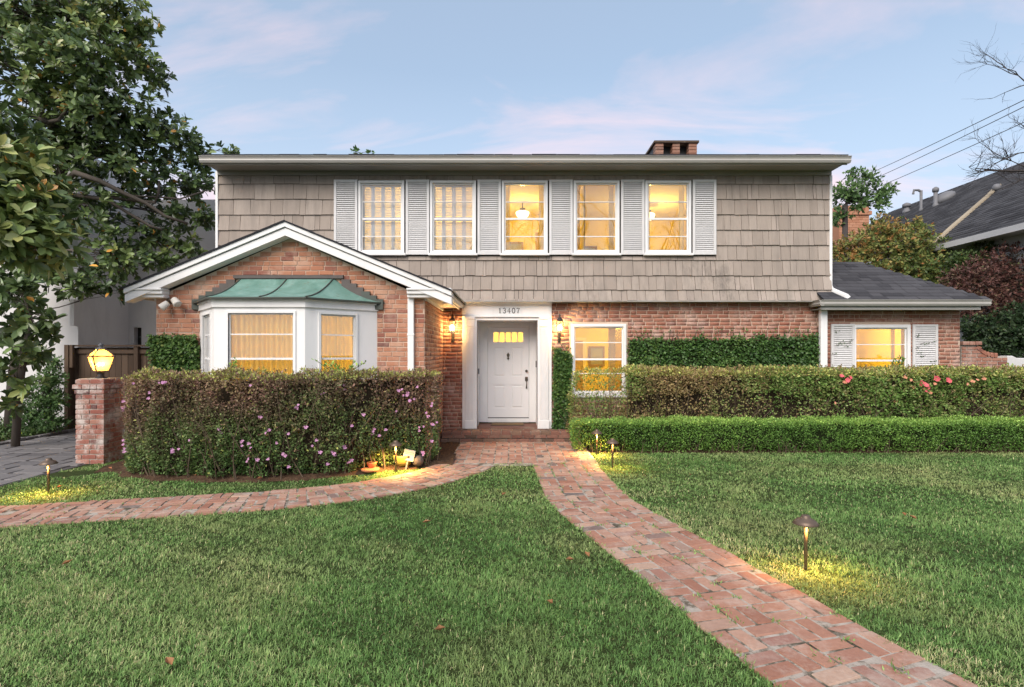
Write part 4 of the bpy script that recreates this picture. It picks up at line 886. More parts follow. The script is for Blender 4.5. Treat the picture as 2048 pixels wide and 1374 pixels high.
# ================================================================== LAMPS
def wall_lantern(x, label):
    t = empty('wall_lantern', (x, FY, 2.1), label, 'lantern', 'lanterns beside the front door'); y = FY-.16; z = 2.36
    m = MB(); m.box(x-.035, x+.035, FY-.025, FY-.010, 2.03, 2.42); bevel(m.build('backplate', M['iron'], t), .006, 1)
    MB().tube([(x, FY-.02, 2.08), (x, FY-.07, 2.05), (x, y, 2.12), (x, y, 2.19)], .012, 7).build('arm', M['iron'], t, True)
    MB().tube([(x, y, 2.04), (x, y, 2.22)], [.010, .016], 7).build('tail', M['iron'], t, True)
    MB().lathe([(.03, 2.215), (.062, 2.225), (.062, 2.235), (.03, 2.24)], (x, y, 0), 6).build('tray', M['iron'], t)
    for k in range(6):
        a = 2*math.pi*(k+.5)/6; c_, s_ = math.cos(a), math.sin(a)
        MB().tube([(x+.058*c_, y+.058*s_, 2.235), (x+.082*c_, y+.082*s_, 2.44), (x+.07*c_, y+.07*s_, 2.475)], .0045, 5).build('rib', M['iron'], t)
        a2 = 2*math.pi*(k+1.5)/6
        MB().poly([(x+.055*c_, y+.055*s_, 2.24), (x+.055*math.cos(a2), y+.055*math.sin(a2), 2.24), (x+.079*math.cos(a2), y+.079*math.sin(a2), 2.44), (x+.079*c_, y+.079*s_, 2.44)]).build('pane', M['lglass'], t)
    MB().lathe([(.088, 2.44), (.092, 2.447), (.088, 2.452), (.0845, 2.445)], (x, y, 0), 12).build('hoop', M['iron'], t)
    MB().lathe([(.075, 2.475), (.072, 2.49), (.05, 2.52), (.025, 2.545), (.018, 2.57), (.022, 2.58), (.006, 2.62)], (x, y, 0), 12).build('cap', M['iron'], t, True)
    MB().ball((x, y, 2.335), .040, 12, 1.6).build('bulb', M['bulb'], t, True); lamp_light('lantern_light', (x, y-.0, 2.345), 105, .045, (1, .56, .17))
wall_lantern(gx(904.5, 11.42), 'lit iron wall lantern between the gable wing corner and the front door'); wall_lantern(gx(1119.5, 11.42), 'lit iron wall lantern between the front door and the lower window')
def path_light(x, y, label, z=0.0, w=2.2, h=.44, sz=1.0):
    t = empty('path_light', (x, y, z), label, 'path light', 'bronze path lights')
    MB().tube([(x, y, z-.05), (x, y, z+h-.06), (x, y, z+h-.03)], [.0125*sz, .016*sz, .02*sz], 10).build('stem', M['bronze'], t, True)
    MB().lathe([(.100*sz, h-.055), (.102*sz, h-.052), (.075*sz, h-.022), (.04*sz, h-.004), (.034*sz, h+.006), (.034*sz, h+.014), (.02*sz, h+.02)], (x, y, z), 20).build('shade', M['bronze'], t, True)
    m = MB().lathe([(.022*sz, h-.062), (.026*sz, h-.058), (.026*sz, h-.05)], (x, y, z), 12); m.build('lens', M['bulb'], t)
    l = bpy.data.lights.new('path_spot', 'SPOT'); l.energy = w*8; l.color = (1, .54, .15); l.spot_size = math.radians(158); l.spot_blend = .8; l.shadow_soft_size = .03
    for dx_, dy_ in ((.0, -.045),): o = bpy.data.objects.new('path_spot', l); o.location = (x+dx_, y+dy_, z+h-.075); COL.objects.link(o)
path_light(2.44, 4.57, 'bronze path light on dry grass beside the wide brick path')
path_light(1.586, 8.68, 'bronze path light on the lawn by the corner of the brick forecourt')
path_light(1.50, 9.72, 'bronze path light pressed against the end of the boxwood hedge', w=5.5)
path_light(-5.94, 7.05, 'bronze path light on the grass strip beside the driveway and brick post', w=2.6)
path_light(-1.753, 8.30, 'bronze path light at the pink flowering hedge near the yard sign', .03, 6.5)
# brick gate post with lantern
PX0, PX1, PY0, PY1, PT = -7.10, -6.63, 8.94, 9.40, 1.385
post = empty('brick_post', ((PX0+PX1)/2, 9.17, 0), 'square old brick gate post with stepped cap beside the driveway', 'brick post')
MB().box(PX0+.012, PX1-.012, PY0+.012, PY1-.012, 0, PT-.01).build('post_core', M['mortar_grey'], post)
QB = [soft_brick(700+i, .05) for i in range(8)]
for b in QB: b.materials.append(M['brick_post'])
MY_ = paint('yellow_brick', (.42, .29, .10), .85, .2, 20, bump=.4)
def pbrick(c, l, dp, h, along):
    o = bpy.data.objects.new('brick', random.choice(QB)); o.location = c; o.scale = (l, dp, h); o.rotation_euler = (random.uniform(-.012, .012), random.uniform(-.012, .012), (0 if along == 'x' else math.pi/2)+random.uniform(-.01, .01)); return link(o, post)
nc = 17; hc = (PT-.0)/nc; bw = .115
for r_ in range(nc):
    e = .03 if r_ == nc-2 else (.0 if r_ < nc-2 else .0); e = .012 if r_ == nc-3 else e; z_ = (r_+.5)*hc
    x0, x1, y0_, y1_ = PX0-e, PX1+e, PY0-e, PY1+e; L_ = x1-x0; pat = ((.5, .5), (.22, .5, .28), (.5, .5), (.3, .25, .2, .25))[r_ % 4]
    for yy_, sg in ((y0_+bw/2, 0), (y1_-bw/2, 1)):
        u = x0
        for f in pat:
            w = f*L_; pbrick((u+w/2, yy_, z_), w-.013, bw, hc-.013, 'x'); u += w
    Ls = (y1_-bw)-(y0_+bw)
    for xx_ in (x0+bw/2, x1-bw/2):
        sp = ((.62, .38), (.38, .62))[r_ % 2]; u = y0_+bw
        for f in sp:
            w = f*Ls; pbrick((xx_, u+w/2, z_), w-.013, bw, hc-.013, 'y'); u += w
MB().box(PX0+.03, PX1-.03, PY0+.03, PY1-.03, PT-.012, PT+.004).build('cap_mortar', M['mortar_grey'], post)
lx, ly = gx(202, 9.17), 9.17; lz = PT
lt = empty('post_lantern', (lx, ly, lz), 'glowing amber glass lantern with finial on top of the brick post', 'lantern')
MB().lathe([(.085, .004), (.085, .02), (.05, .03), (.045, .095), (.06, .11), (.075, .125)], (lx, ly, lz), 14).build('base', M['iron'], lt, True)
z0, z1, z2 = lz+.12, lz+.37, lz+.485; r0, r1, r2 = .095, .168, .058
def sq(r, z): return [Vector((lx+sx*r, ly+sy*r, z)) for sx, sy in ((-1, -1), (1, -1), (1, 1), (-1, 1))]
def sqr(r, z, a=math.pi/4): return [Vector((lx+r*1.28*math.cos(a+k*math.pi/2+math.pi), ly+r*1.28*math.sin(a+k*math.pi/2+math.pi), z)) for k in range(4)]
A_, B_, C_ = sqr(r0, z0, .12), sqr(r1, z1, .12), sqr(r2, z2, .12)
for k in range(4):
    j = (k+1) % 4; MB().poly([A_[k], A_[j], B_[j], B_[k]]).build('pane', M['frosted'], lt); MB().poly([B_[k], B_[j], C_[j], C_[k]]).build('pane', M['frosted'], lt)
    MB().tube([A_[k], B_[k], C_[k]], .010, 6).build('frame_bar', M['bronze'], lt); MB().tube([B_[k], B_[j]], .011, 6).build('frame_bar', M['bronze'], lt); MB().tube([A_[k], A_[j]], .009, 6).build('frame_bar', M['bronze'], lt); MB().tube([C_[k], C_[j]], .009, 6).build('frame_bar', M['bronze'], lt)
MB().lathe([(.075, 0), (.08, .012), (.055, .02), (.03, .03), (.025, .05), (.045, .062), (.03, .085), (.006, .11)], (lx, ly, z2), 14).build('finial', M['steel'], lt, True)
for s_ in (-1, 1): MB().ball((lx+s_*.032, ly, lz+.235), .020, 10, 1.5).build('bulb', M['bulb'], lt, True)
MB().tube([(lx, ly, lz+.11), (lx, ly, lz+.2)], .012, 6).build('socket', M['iron'], lt)
lamp_light('post_light', (lx, ly, lz+.27), 7, .05, (1, .64, .26))
# floodlight pair on the gable wing
fl = empty('floodlight', (gx(340, WY), WY, 2.65), 'white twin head floodlight under the gable eave', 'floodlight')
MB().lathe([(.05, 0), (.05, .03), (.03, .04)], (0, 0, 0), 12).build('mount', M['bronze'], fl, True, loc=(gx(341, WY), WY-.006, 2.68), rot=(math.pi/2, 0, 0))
for px_, py_, rx, ry in ((329, 611, .35, -.5), (352, 604, .35, .5)):
    p = at(px_, py_, WY-.16); h_ = MB().lathe([(.03, -.075), (.052, -.065), (.062, .04), (.066, .062), (.060, .067)], (0, 0, 0), 14).build('lamp_head', M['wsoffit'], fl, True, loc=p, rot=Vector((ry*1.5, -.35, -.75)).to_track_quat('Z', 'Y').to_euler())
    MB().tube([(gx(341, WY), WY-.045, 2.68), p+Vector((0, .04, .01))], .012, 6).build('knuckle', M['bronze'], fl)
# ================================================================== HEDGES AND CLIMBERS
def box_hedge(name, label, cat, mat, core, x0, x1, front, depth, z0, top, n, leaf, tonefn, bump_=.05, holes=0.0, thin=None, seed=1):
    h = empty(name, ((x0+x1)/2, float(front(np.array([(x0+x1)/2]))[0]), 0), label, cat)
    wl = x1-x0; areas = np.array([wl*(top-z0)*1.25, wl*depth, wl*(top-z0)*.35, depth*(top-z0), depth*(top-z0)]); f = RG.choice(5, n, p=areas/areas.sum()); u, v = RG.random(n), RG.random(n)
    x = x0+wl*u; z = z0+(top-z0)*v; N = np.zeros((n, 3)); y = front(x)+0.0
    k = f == 0; N[k] = (0, -1, .1)
    k = f == 1; z[k] = top; y[k] = front(x[k])+depth*v[k]; N[k] = (0, -.1, 1)
    k = f == 2; y[k] = front(x[k])+depth; N[k] = (0, 1, 0)
    k = f == 3; x[k] = x0; y[k] = front(x[k])+depth*u[k]; N[k] = (-1, 0, 0)
    k = f == 4; x[k] = x1; y[k] = front(x[k])+depth*u[k]; N[k] = (1, 0, 0)
    P = np.stack([x, y, z], 1); b = lump(P, 4.0, seed)*bump_+lump(P, 11, seed+1)*bump_*.5; ins = -np.abs(RG.normal(0, .055, n))+.02+np.where(RG.random(n) < .06, RG.random(n)*.05, 0)
    rr = .07; ed = np.clip((rr-(top-z))/rr, 0, 1)*(f == 0)*rr*.5
    de_ = np.minimum(x-x0, x1-x); cr_ = np.clip(1-de_/.32, 0, 1)**2; lo_ = np.clip(1-(z-z0)/.30, 0, 1)**2
    P = P+N*(b+ins)[:, None]; P[:, 1] += ed+(f == 0)*(cr_*.20+lo_*.10); P[:, 2] -= (f == 1)*cr_*.06; P[:, 0] += np.where(f == 3, lo_*.1, 0)-np.where(f == 4, lo_*.1, 0)
    if holes > 0:
        hh = lump(P, 5.5, seed+2)+.6*lump(P, 14, seed+3); keep = (hh > -1+holes*2*RG.random(n)*np.clip(1.35-(z-z0)/(top-z0), 0, 1.2)) | (f == 1); P, N, f, ins = P[keep], N[keep], f[keep], ins[keep]
    if thin is not None: keep = RG.random(len(P)) < thin(P); P, N, f, ins = P[keep], N[keep], f[keep], ins[keep]
    n = len(P); D = unit(N*.75+rdir(n)*.85+np.array([0, 0, .15])); Nn = unit(N*.6+rdir(n)*.7+np.array([0, 0, .45])); L_ = leaf*RG.uniform(.6, 1.35, n)
    leaves('foliage', M[mat], h, P, D, Nn, L_, L_*.55, tonefn(P, (P[:, 2]-z0)/(top-z0), f, n))
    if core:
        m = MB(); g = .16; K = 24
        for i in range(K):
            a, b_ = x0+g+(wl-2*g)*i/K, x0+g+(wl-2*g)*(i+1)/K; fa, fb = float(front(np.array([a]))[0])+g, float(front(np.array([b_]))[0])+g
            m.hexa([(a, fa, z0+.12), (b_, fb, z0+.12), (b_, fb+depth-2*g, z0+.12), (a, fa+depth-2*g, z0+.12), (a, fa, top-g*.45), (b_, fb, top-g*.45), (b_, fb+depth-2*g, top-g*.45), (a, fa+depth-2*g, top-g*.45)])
        m.build('shaded_core', M[core], h)  # solid box, no modelled twigs; interior shade is put into its dark colour
    return h
def twigs(h, x0, x1, front, depth, z1, n, seed, mat='twig', r=.006, lean=.35, lo=.3):
    rr = random.Random(seed); m = MB()
    for i in range(n):
        x = rr.uniform(x0, x1); y = float(front(np.array([x]))[0])+rr.uniform(.02, depth); p = Vector((x, y, 0)); d_ = Vector((rr.uniform(-lean, lean), rr.uniform(-.25, .05), 1)); pts = [p.copy()]; L_ = z1*rr.uniform(lo, 1)
        for k in range(4):
            d_ += Vector((rr.uniform(-.35, .35), rr.uniform(-.2, .15), 0)); p = p+d_.normalized()*L_/4; pts.append(p.copy())
        m.tube(pts, [r*1.6, r*1.3, r, r*.8, r*.5], 5)
    return tag(m.build('stems', M[mat], h), kind='stuff')
def flower_mesh(mat, r=.04, petals=5, seed=0):
    rr = random.Random(seed); m = MB()
    for k in range(petals):
        a = 2*math.pi*k/petals+rr.uniform(-.2, .2); c_, s_ = math.cos(a), math.sin(a); c1, s1 = math.cos(a+.55), math.sin(a+.55); c2, s2 = math.cos(a-.55), math.sin(a-.55); q = r*rr.uniform(.8, 1.15)
        m.poly([(0, 0, 0), (q*.75*c2, q*.75*s2, q*.35), (q*c_, q*s_, q*.28), (q*.75*c1, q*.75*s1, q*.35)])
    me = m.mesh('flower'); me.materials.append(mat); return me
FL = [flower_mesh(M['petal'], r, 5, i) for i, r in enumerate((.022, .028, .032, .026))]; FR = [flower_mesh(M['petal_rose'], r, 9, i) for i, r in enumerate((.045, .06, .05))]; FP = [flower_mesh(M['petal_peach'], r, 6, i) for i, r in enumerate((.035, .045))]
def put_flower(h, me, p, out=(0, -1, .3)):
    o = bpy.data.objects.new('flower', random.choice(me)); o.location = p; q = (Vector(out)+Vector((random.uniform(-.6, .6), random.uniform(-.3, .3), random.uniform(-.4, .6)))).to_track_quat('Z', 'Y'); o.rotation_euler = q.to_euler(); link(o, h)
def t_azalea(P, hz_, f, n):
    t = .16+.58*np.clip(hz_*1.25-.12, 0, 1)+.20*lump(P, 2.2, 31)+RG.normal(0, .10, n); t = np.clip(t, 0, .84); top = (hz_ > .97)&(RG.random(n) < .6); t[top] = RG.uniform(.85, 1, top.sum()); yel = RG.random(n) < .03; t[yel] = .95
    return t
hfront = lambda x: hedge_front(np.asarray(x))
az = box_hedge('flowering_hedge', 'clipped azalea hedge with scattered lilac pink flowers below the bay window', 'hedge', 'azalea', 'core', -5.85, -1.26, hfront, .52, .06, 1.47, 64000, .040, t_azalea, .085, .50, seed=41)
twigs(az, -5.4, -1.2, hfront, .3, 1.5, 130, 5)
def shoots(h, mat, x0, x1, front, depth, top, n, leaf, tone, seed):
    rr = random.Random(seed); PP, DD = [], []; m = MB()
    for i in range(n):
        x = rr.uniform(x0, x1); f_ = float(front(np.array([x]))[0]); onTop = rr.random() < .6; p = Vector((x, f_+rr.uniform(0, depth), top-.03)) if onTop else Vector((x, f_+.02, rr.uniform(.3, top)))
        d_ = Vector((rr.uniform(-.5, .5), rr.uniform(-.4, .3), 1)) if onTop else Vector((rr.uniform(-.6, .6), -1, rr.uniform(0, .8))); d_.normalize(); L_ = rr.uniform(.05, .15); m.tube([p, p+d_*L_*.6, p+d_*L_+Vector((0, 0, .01))], [.0035, .003, .002], 4)
        for k in range(9): PP.append(p+d_*L_*rr.uniform(.2, 1)); DD.append(d_*.6+Vector((rr.uniform(-1, 1), rr.uniform(-1, 1), rr.uniform(-.3, 1))))
    P = np.array(PP); n = len(P); leaves('shoots', M[mat], h, P, np.array(DD), unit(rdir(n)*.6+np.array([0, -.3, .7])), leaf*RG.uniform(.6, 1.2, n), leaf*.5, np.clip(tone+RG.normal(0, .1, n), 0, 1)); tag(m.build('shoot_stems', M['twig'], h), kind='stuff')
shoots(az, 'azalea', -5.5, -1.3, hfront, .45, 1.46, 240, .040, .80, 17)
soil_m = MB(); xs_ = np.linspace(-6.3, -.95, 40)
for a, b in zip(xs_[:-1], xs_[1:]):
    fa, fb = float(hedge_front(a))-.06+.05*math.sin(a*9), float(hedge_front(b))-.06+.05*math.sin(b*9); soil_m.poly([(a, fa, .006), (b, fb, .006), (b, fb+.2, .06), (a, fa+.2, .06)]); soil_m.poly([(a, fa+.2, .06), (b, fb+.2, .06), (b, max(WY+.3, fb+.3), .08), (a, max(WY+.3, fa+.3), .08)])
tag(soil_m.build('planting_bed', M['soil']), kind='structure')
rf_ = random.Random(3)
clusters = [(218, 800), (232, 815), (255, 770), (300, 790), (215, 880), (228, 890), (236, 905), (355, 900), (388, 876), (445, 858), (490, 884), (503, 888), (505, 920), (515, 918), (540, 920), (520, 838), (560, 880), (575, 908), (578, 925), (585, 870), (620, 850), (632, 885), (640, 897), (655, 930), (668, 905), (690, 890), (700, 918), (705, 845), (728, 835), (745, 862), (760, 865), (772, 855), (800, 780), (812, 790), (825, 800), (838, 770), (845, 858), (800, 822), (760, 800), (650, 790), (560, 770), (460, 762), (505, 768), (420, 775), (395, 790), (690, 775), (735, 765), (855, 830), (868, 810), (870, 850), (862, 880), (850, 905), (515, 790), (665, 800), (330, 765), (598, 815), (480, 800), (270, 760), (540, 860), (610, 800)]
clusters = [c for i, c in enumerate(clusters) if c[1] > 812 or c[0] > 780 or i % 3 == 0]
for px_, py_ in clusters:
    for k in range(rf_.choice((1, 1, 2, 3))):
        x = gx(px_+rf_.uniform(-9, 9), 8.0); x = min(max(x, -5.62), -1.12)
        for _ in range(3): yf = float(hedge_front(x)); x = min(max(gx(px_+rf_.uniform(-6, 6), yf), -5.62), -1.12)
        z = gz(py_+rf_.uniform(-7, 7), yf)
        put_flower(az, FL, (x, yf-.045-rf_.uniform(0, .03), max(z, .12)))
tag(MB().poly([(-1.7, 8.75, .006), (-1.03, 8.75, .006), (-1.03, FY-.45, .006), (-1.7, FY-.45, .006)]).build('planting_bed', M['soil']), kind='structure')
# right hand hedges
bfront = lambda x: 9.90+.025*np.sin(np.asarray(x)*2.3)
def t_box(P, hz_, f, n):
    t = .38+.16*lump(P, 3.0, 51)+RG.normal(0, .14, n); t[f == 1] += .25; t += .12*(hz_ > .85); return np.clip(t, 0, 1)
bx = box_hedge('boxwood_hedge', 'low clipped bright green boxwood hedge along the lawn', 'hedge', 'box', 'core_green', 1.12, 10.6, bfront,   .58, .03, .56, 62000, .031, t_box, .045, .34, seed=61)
twigs(bx, 1.2, 10.4, bfront, .2, .4, 140, 8, r=.004)
tfront = lambda x: 10.66+.04*np.sin(np.asarray(x)*1.7)
def t_rose(P, hz_, f, n):
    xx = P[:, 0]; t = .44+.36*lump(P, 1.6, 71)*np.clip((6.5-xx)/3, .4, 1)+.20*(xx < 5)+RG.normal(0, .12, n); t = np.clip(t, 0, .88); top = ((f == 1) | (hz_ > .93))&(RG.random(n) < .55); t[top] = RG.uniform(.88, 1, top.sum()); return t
thin = lambda P: np.where(P[:, 0] < 2.2, .22+.42*(P[:, 2] < .98), np.where(P[:, 2] < 1.02+.12*lump(P, 1.1, 78), .28+.6*(lump(P, 1.5, 77) > .15), 1.0))
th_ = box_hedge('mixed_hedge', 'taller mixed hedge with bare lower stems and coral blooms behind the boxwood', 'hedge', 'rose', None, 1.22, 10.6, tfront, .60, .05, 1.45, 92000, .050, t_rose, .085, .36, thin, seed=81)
twigs(th_, 1.25, 2.2, tfront, .25, 1.4, 60, 12, r=.005, lo=.6); twigs(th_, 2.2, 10.5, tfront, .3, 1.35, 210, 13, r=.0065, lo=.45, lean=.8)
shoots(th_, 'rose', 2.2, 10.5, tfront, .5, 1.46, 420, .05, .8, 19)
m = MB(); m.box(2.4, 10.4, 10.90, 11.2, .35, 1.36); m.build('shaded_core', M['core'], th_)  # solid dark box behind the stems, painted as the hedge's shaded inside
for px_, py_ in ((1683, 752), (1700, 755), (1695, 760), (1842, 765), (1850, 770), (1856, 775), (1838, 768), (1896, 761), (1873, 757), (1850, 780)): put_flower(th_, FR, (gx(px_, 10.6), 10.60, gz(py_, 10.6)))
for px_, py_ in ((1690, 765), (1810, 755), (1822, 760), (1832, 764), (1870, 768), (1945, 763), (1955, 760), (1968, 757), (1935, 768), (1860, 785), (1828, 775), (1793, 803), (1670, 806)): put_flower(th_, FP, (gx(px_, 10.6), 10.61, gz(py_, 10.6)))
tag(MB().poly([(1.40, 9.93, .01), (11, 9.93, .01), (11, FY, .05), (1.40, FY, .05)]).build('planting_bed', M['soil']), kind='structure')
def ivy(name, label, x0, x1, y, z0, ztop, n, leaf, seed, edge=.05, tendrils=0, tone0=.42, sides=True):
    h = empty(name, ((x0+x1)/2, y, 0), label, 'ivy'); x = RG.uniform(x0-.03, x1+.03, n); z = RG.uniform(z0, ztop+edge*2, n); P = np.stack([x, np.full(n, y), z], 1)
    zt = ztop+edge*lump(P*np.array([1, 0, 0]), 6, seed)+edge*.6*lump(P*np.array([1, 0, 0]), 19, seed+1); sx = .03*lump(P*np.array([0, 0, 1]), 8, seed+4)
    k = (z < zt)&(x > x0+sx)&(x < x1+sx); P = P[k]; n = len(P); P[:, 1] -= np.abs(RG.normal(.0, .045, n))+.035+.03*lump(P, 5, seed+2)
    D = unit(np.array([0, -.55, -.45])+rdir(n)*.8); Nn = unit(np.array([0, -.8, .5])+rdir(n)*.55); L_ = leaf*RG.uniform(.6, 1.3, n)
    leaves('foliage', M['ivy'], h, P, D, Nn, L_, L_*.8, np.clip(tone0+.2*lump(P, 3.5, seed+3)+RG.normal(0, .15, n), 0, 1))
    rr = random.Random(seed); m = MB()
    for i in range(max(10, tendrils)):
        xx = rr.uniform(x0, x1); zb = ztop-.25; zt_ = ztop+(rr.uniform(.03, .16) if i < tendrils else -.05); m.tube([(xx, y-.012, zb), (xx+rr.uniform(-.04, .04), y-.012, (zb+zt_)/2), (xx+rr.uniform(-.06, .06), y-.012, zt_)], [.005, .004, .003], 5)
    tag(m.build('stems', M['twig'], h), kind='stuff')
    q = [(rr.uniform(x0, x1), rr.uniform(ztop, ztop+.16)) for _ in range(tendrils*3)]
    if q:
        P = np.array([(a, y-.03, b) for a, b in q]); n = len(P); tag(leaves('shoots', M['ivy'], h, P, unit(np.array([0, -.5, .3])+rdir(n)*.7), unit(np.array([0, -.8, .4])+rdir(n)*.4), leaf*.9, leaf*.6, np.full(n, .6)), kind='stuff')
    m = MB().box(x0+.03, x1-.03, y-.05, y-.012, z0, ztop-.10); m.build('shaded_backing', M['core_green'], h); return h  # dark slab behind the leaves, with the shade between them in its colour
ivy('wall_ivy', 'wide sheet of dark green ivy on the brick wall between window and downspout', gx(1254, FY)+.02, gx(1636, FY)-.02, FY-.012, .2, gz(672, FY), 24000, .052, 91, .075, 40)
ivy('wall_ivy', 'narrow column of ivy between the front door surround and the lower window', gx(1106, FY), gx(1143, FY)-.02, FY-.012, .05, gz(706, FY), 7500, .050, 95, .11, 9)
ivy('wall_ivy', 'yellowish clipped ivy block on brick between the gable corner and bay window', gx(306, WY)+.01, gx(399, WY)+.02, WY-.012, .3, gz(669, WY), 11000, .046, 99, .015, 0, .62)
# stray creeper sprigs on the side wing shutters
for a, b, lab, pts in ((1660, 1707, 'thin creeper sprigs on the side wing shutter next to the downspout', [(1674, 662), (1680, 686), (1690, 684), (1697, 685), (1675, 690), (1692, 692), (1667, 708), (1703, 680)]), (1823, 1873, 'thin creeper sprigs on the side wing shutter next to the garden wall', [(1834, 671), (1845, 686), (1855, 686), (1868, 683), (1835, 695), (1838, 705), (1846, 712), (1866, 722), (1848, 734), (1858, 731), (1830, 738)])):
    h = empty('creeper', at((a+b)/2, 745, AY-.06), lab, 'creeper'); PP = []
    m = MB(); 
    for (px_, py_) in pts:
        c = at(px_, py_, AY-.058); m.tube([c+Vector((-.05, 0, -.02)), c, c+Vector((.05, 0, .01))], .0025, 4)
        for _ in range(3): PP.append(c+Vector((random.uniform(-.05, .05), random.uniform(-.012, 0), random.uniform(-.02, .02))))
    tag(m.build('stems', M['twig'], h), kind='stuff'); P = np.array(PP); n = len(P); leaves('foliage', M['ivy'], h, P, unit(np.array([0, -.3, -.1])+rdir(n)), unit(np.array([0, -1, .2])+rdir(n)*.3), .034, .026, np.full(n, .25))
# small leafy shoots in front of bay and side window
def sprig(name, label, x, y, z0, h_, n, spread, mat, leaf, tone=.5, cat='shrub', nst=6):
    t = empty(name, (x, y, z0), label, cat); m = MB(); PP, DD = [], []
    for i in range(nst):
        a = random.uniform(0, 6.28); s = random.uniform(.3, 1)*spread; e = Vector((x+math.cos(a)*s, y+math.sin(a)*s*.5, z0+h_*random.uniform(.7, 1))); b = Vector((x, y, z0)); mid = b.lerp(e, .5)+Vector((random.uniform(-.05, .05), 0, .05)); m.tube([b, mid, e], [.006, .005, .003], 5)
        for k in range(n//nst):
            u = random.uniform(.25, 1); p = b.lerp(mid, u*2) if u < .5 else mid.lerp(e, u*2-1); PP.append(p+Vector((random.uniform(-.02, .02),)*3)); DD.append((e-b).normalized()*.5+Vector((random.uniform(-1, 1), random.uniform(-1, 1), random.uniform(-.3, .8))))
    tag(m.build('stems', M['twig'], t), kind='stuff'); P = np.array(PP); k = len(P); leaves('foliage', M[mat], t, P, np.array(DD), unit(np.array([0, -.4, .8])+rdir(k)*.6), leaf*RG.uniform(.7, 1.2, k), leaf*.45, np.clip(tone+RG.normal(0, .15, k), 0, 1)); return t
sprig('young_shoots', 'fresh green shoots rising past the wide bay window pane', -4.2, 8.2, 1.3, .42, 60, .12, 'box', .06, .7)
sprig('young_shoots', 'fresh green shoots rising between the bay window and the gable downspout', -2.55, 8.35, 1.3, .42, 120, .45, 'box', .06, .75, nst=10)
sprig('rose_bush', 'leafy rose stems in front of the side wing window', gx(1800, 11.2), 11.3, 1.15, .62, 150, .22, 'rose', .07, .25, nst=10)
# ================================================================== YARD BITS
ys = empty('yard_sign', (-1.66, 8.4, .04), 'small tilted yard sign, white above yellow, tucked into the flowering hedge', 'sign')
m = MB().box(-.085, .085, -.006, .006, .10, .27).build('plate', M['sign_white'], ys, loc=(-1.63, 8.47, .05), rot=(-.1, .22, .1)); MB().box(-.02, .02, -.010, -.0065, .14, .175).build('emblem', M['black'], m); MB().box(-.07, .07, -.010, -.0065, .20, .206).build('line', M['steel'], m); MB().box(-.07, .07, -.010, -.0065, .225, .231).build('line', M['steel'], m)
MB().box(-.012, .012, -.005, .005, -.08, .10).build('stake', M['steel'], ys, loc=(-1.63, 8.48, .05), rot=(-.1, .22, .1))
tag(MB().lathe([(.09, 0), (.14, .06), (.165, .14), (.17, .17), (.155, .17), (.13, .08), (.02, .03)], (-1.70, 8.62, .05), 18).build('planter', M['yellow'], None, True), 'yellow rounded planter under the flowering hedge beside the yard sign', 'planter')
tag(MB().ball((-1.47, 8.58, .13), .095, 16, .9).build('stone_ball', M['ball'], None, True), 'dark round stone ball at the hedge end by the brick path', 'stone')
tag(MB().lathe([(.09, 0), (.13, .02), (.135, .045), (.12, .045), (.06, .02)], (-2.12, 8.22, .035), 18).build('saucer', M['terracotta'], None, True), 'terracotta saucer lying on soil at the foot of the flowering hedge', 'saucer')
tag(MB().lathe([(.05, 0), (.075, .09), (.08, .10), (.065, .10), (.04, .02)], (-2.13, 8.36, .05), 16).build('flower_pot', M['terracotta'], None, True), 'small terracotta pot behind the saucer under the flowering hedge', 'pot')
def dry_leaf(x, y, label, s=1.0, mat='dry_leaf'):
    m = MB(); a = random.uniform(0, 6.28); c_, s_ = math.cos(a), math.sin(a); L_ = .055*s; W_ = .030*s; q = lambda u, v, w: (x+u*c_-v*s_, y+u*s_+v*c_, .045+w)
    m.poly([q(-L_, 0, .01), q(-.2*L_, -W_, .03), q(0, 0, .005)]); m.poly([q(-.2*L_, -W_, .03), q(L_, 0, .025), q(0, 0, .005)]); m.poly([q(-L_, 0, .01), q(0, 0, .005), q(-.2*L_, W_, .028)]); m.poly([q(0, 0, .005), q(L_, 0, .025), q(-.2*L_, W_, .028)])
    tag(m.build('fallen_leaf', M[mat]), label, 'leaf', 'fallen leaves on the lawn')
for px_, py_ in ((338, 1328), (880, 1262), (1174, 1112), (853, 1046), (1008, 990), (1100, 1208), (135, 1128), (1140, 1122)):
    Y_ = 1.755*F/(py_-707); dry_leaf(gx(px_, Y_), Y_, 'brown fallen leaf lying on the lawn between the two brick paths', .8)
for px_, py_ in ((1808, 1031), (1826, 1037), (1381, 951)):
    Y_ = 1.755*F/(py_-707); dry_leaf(gx(px_, Y_), Y_, 'pale fallen leaf on the lawn between the wide path and boxwood hedge', .7)
for px_, py_ in ((220, 938), (250, 930), (120, 975), (390, 952), (520, 958), (540, 962), (270, 925)):
    Y_ = 1.755*F/(py_-707); dry_leaf(gx(px_, Y_), Y_, 'curled fallen leaf on the grass strip below the flowering hedge', .7, 'terracotta')
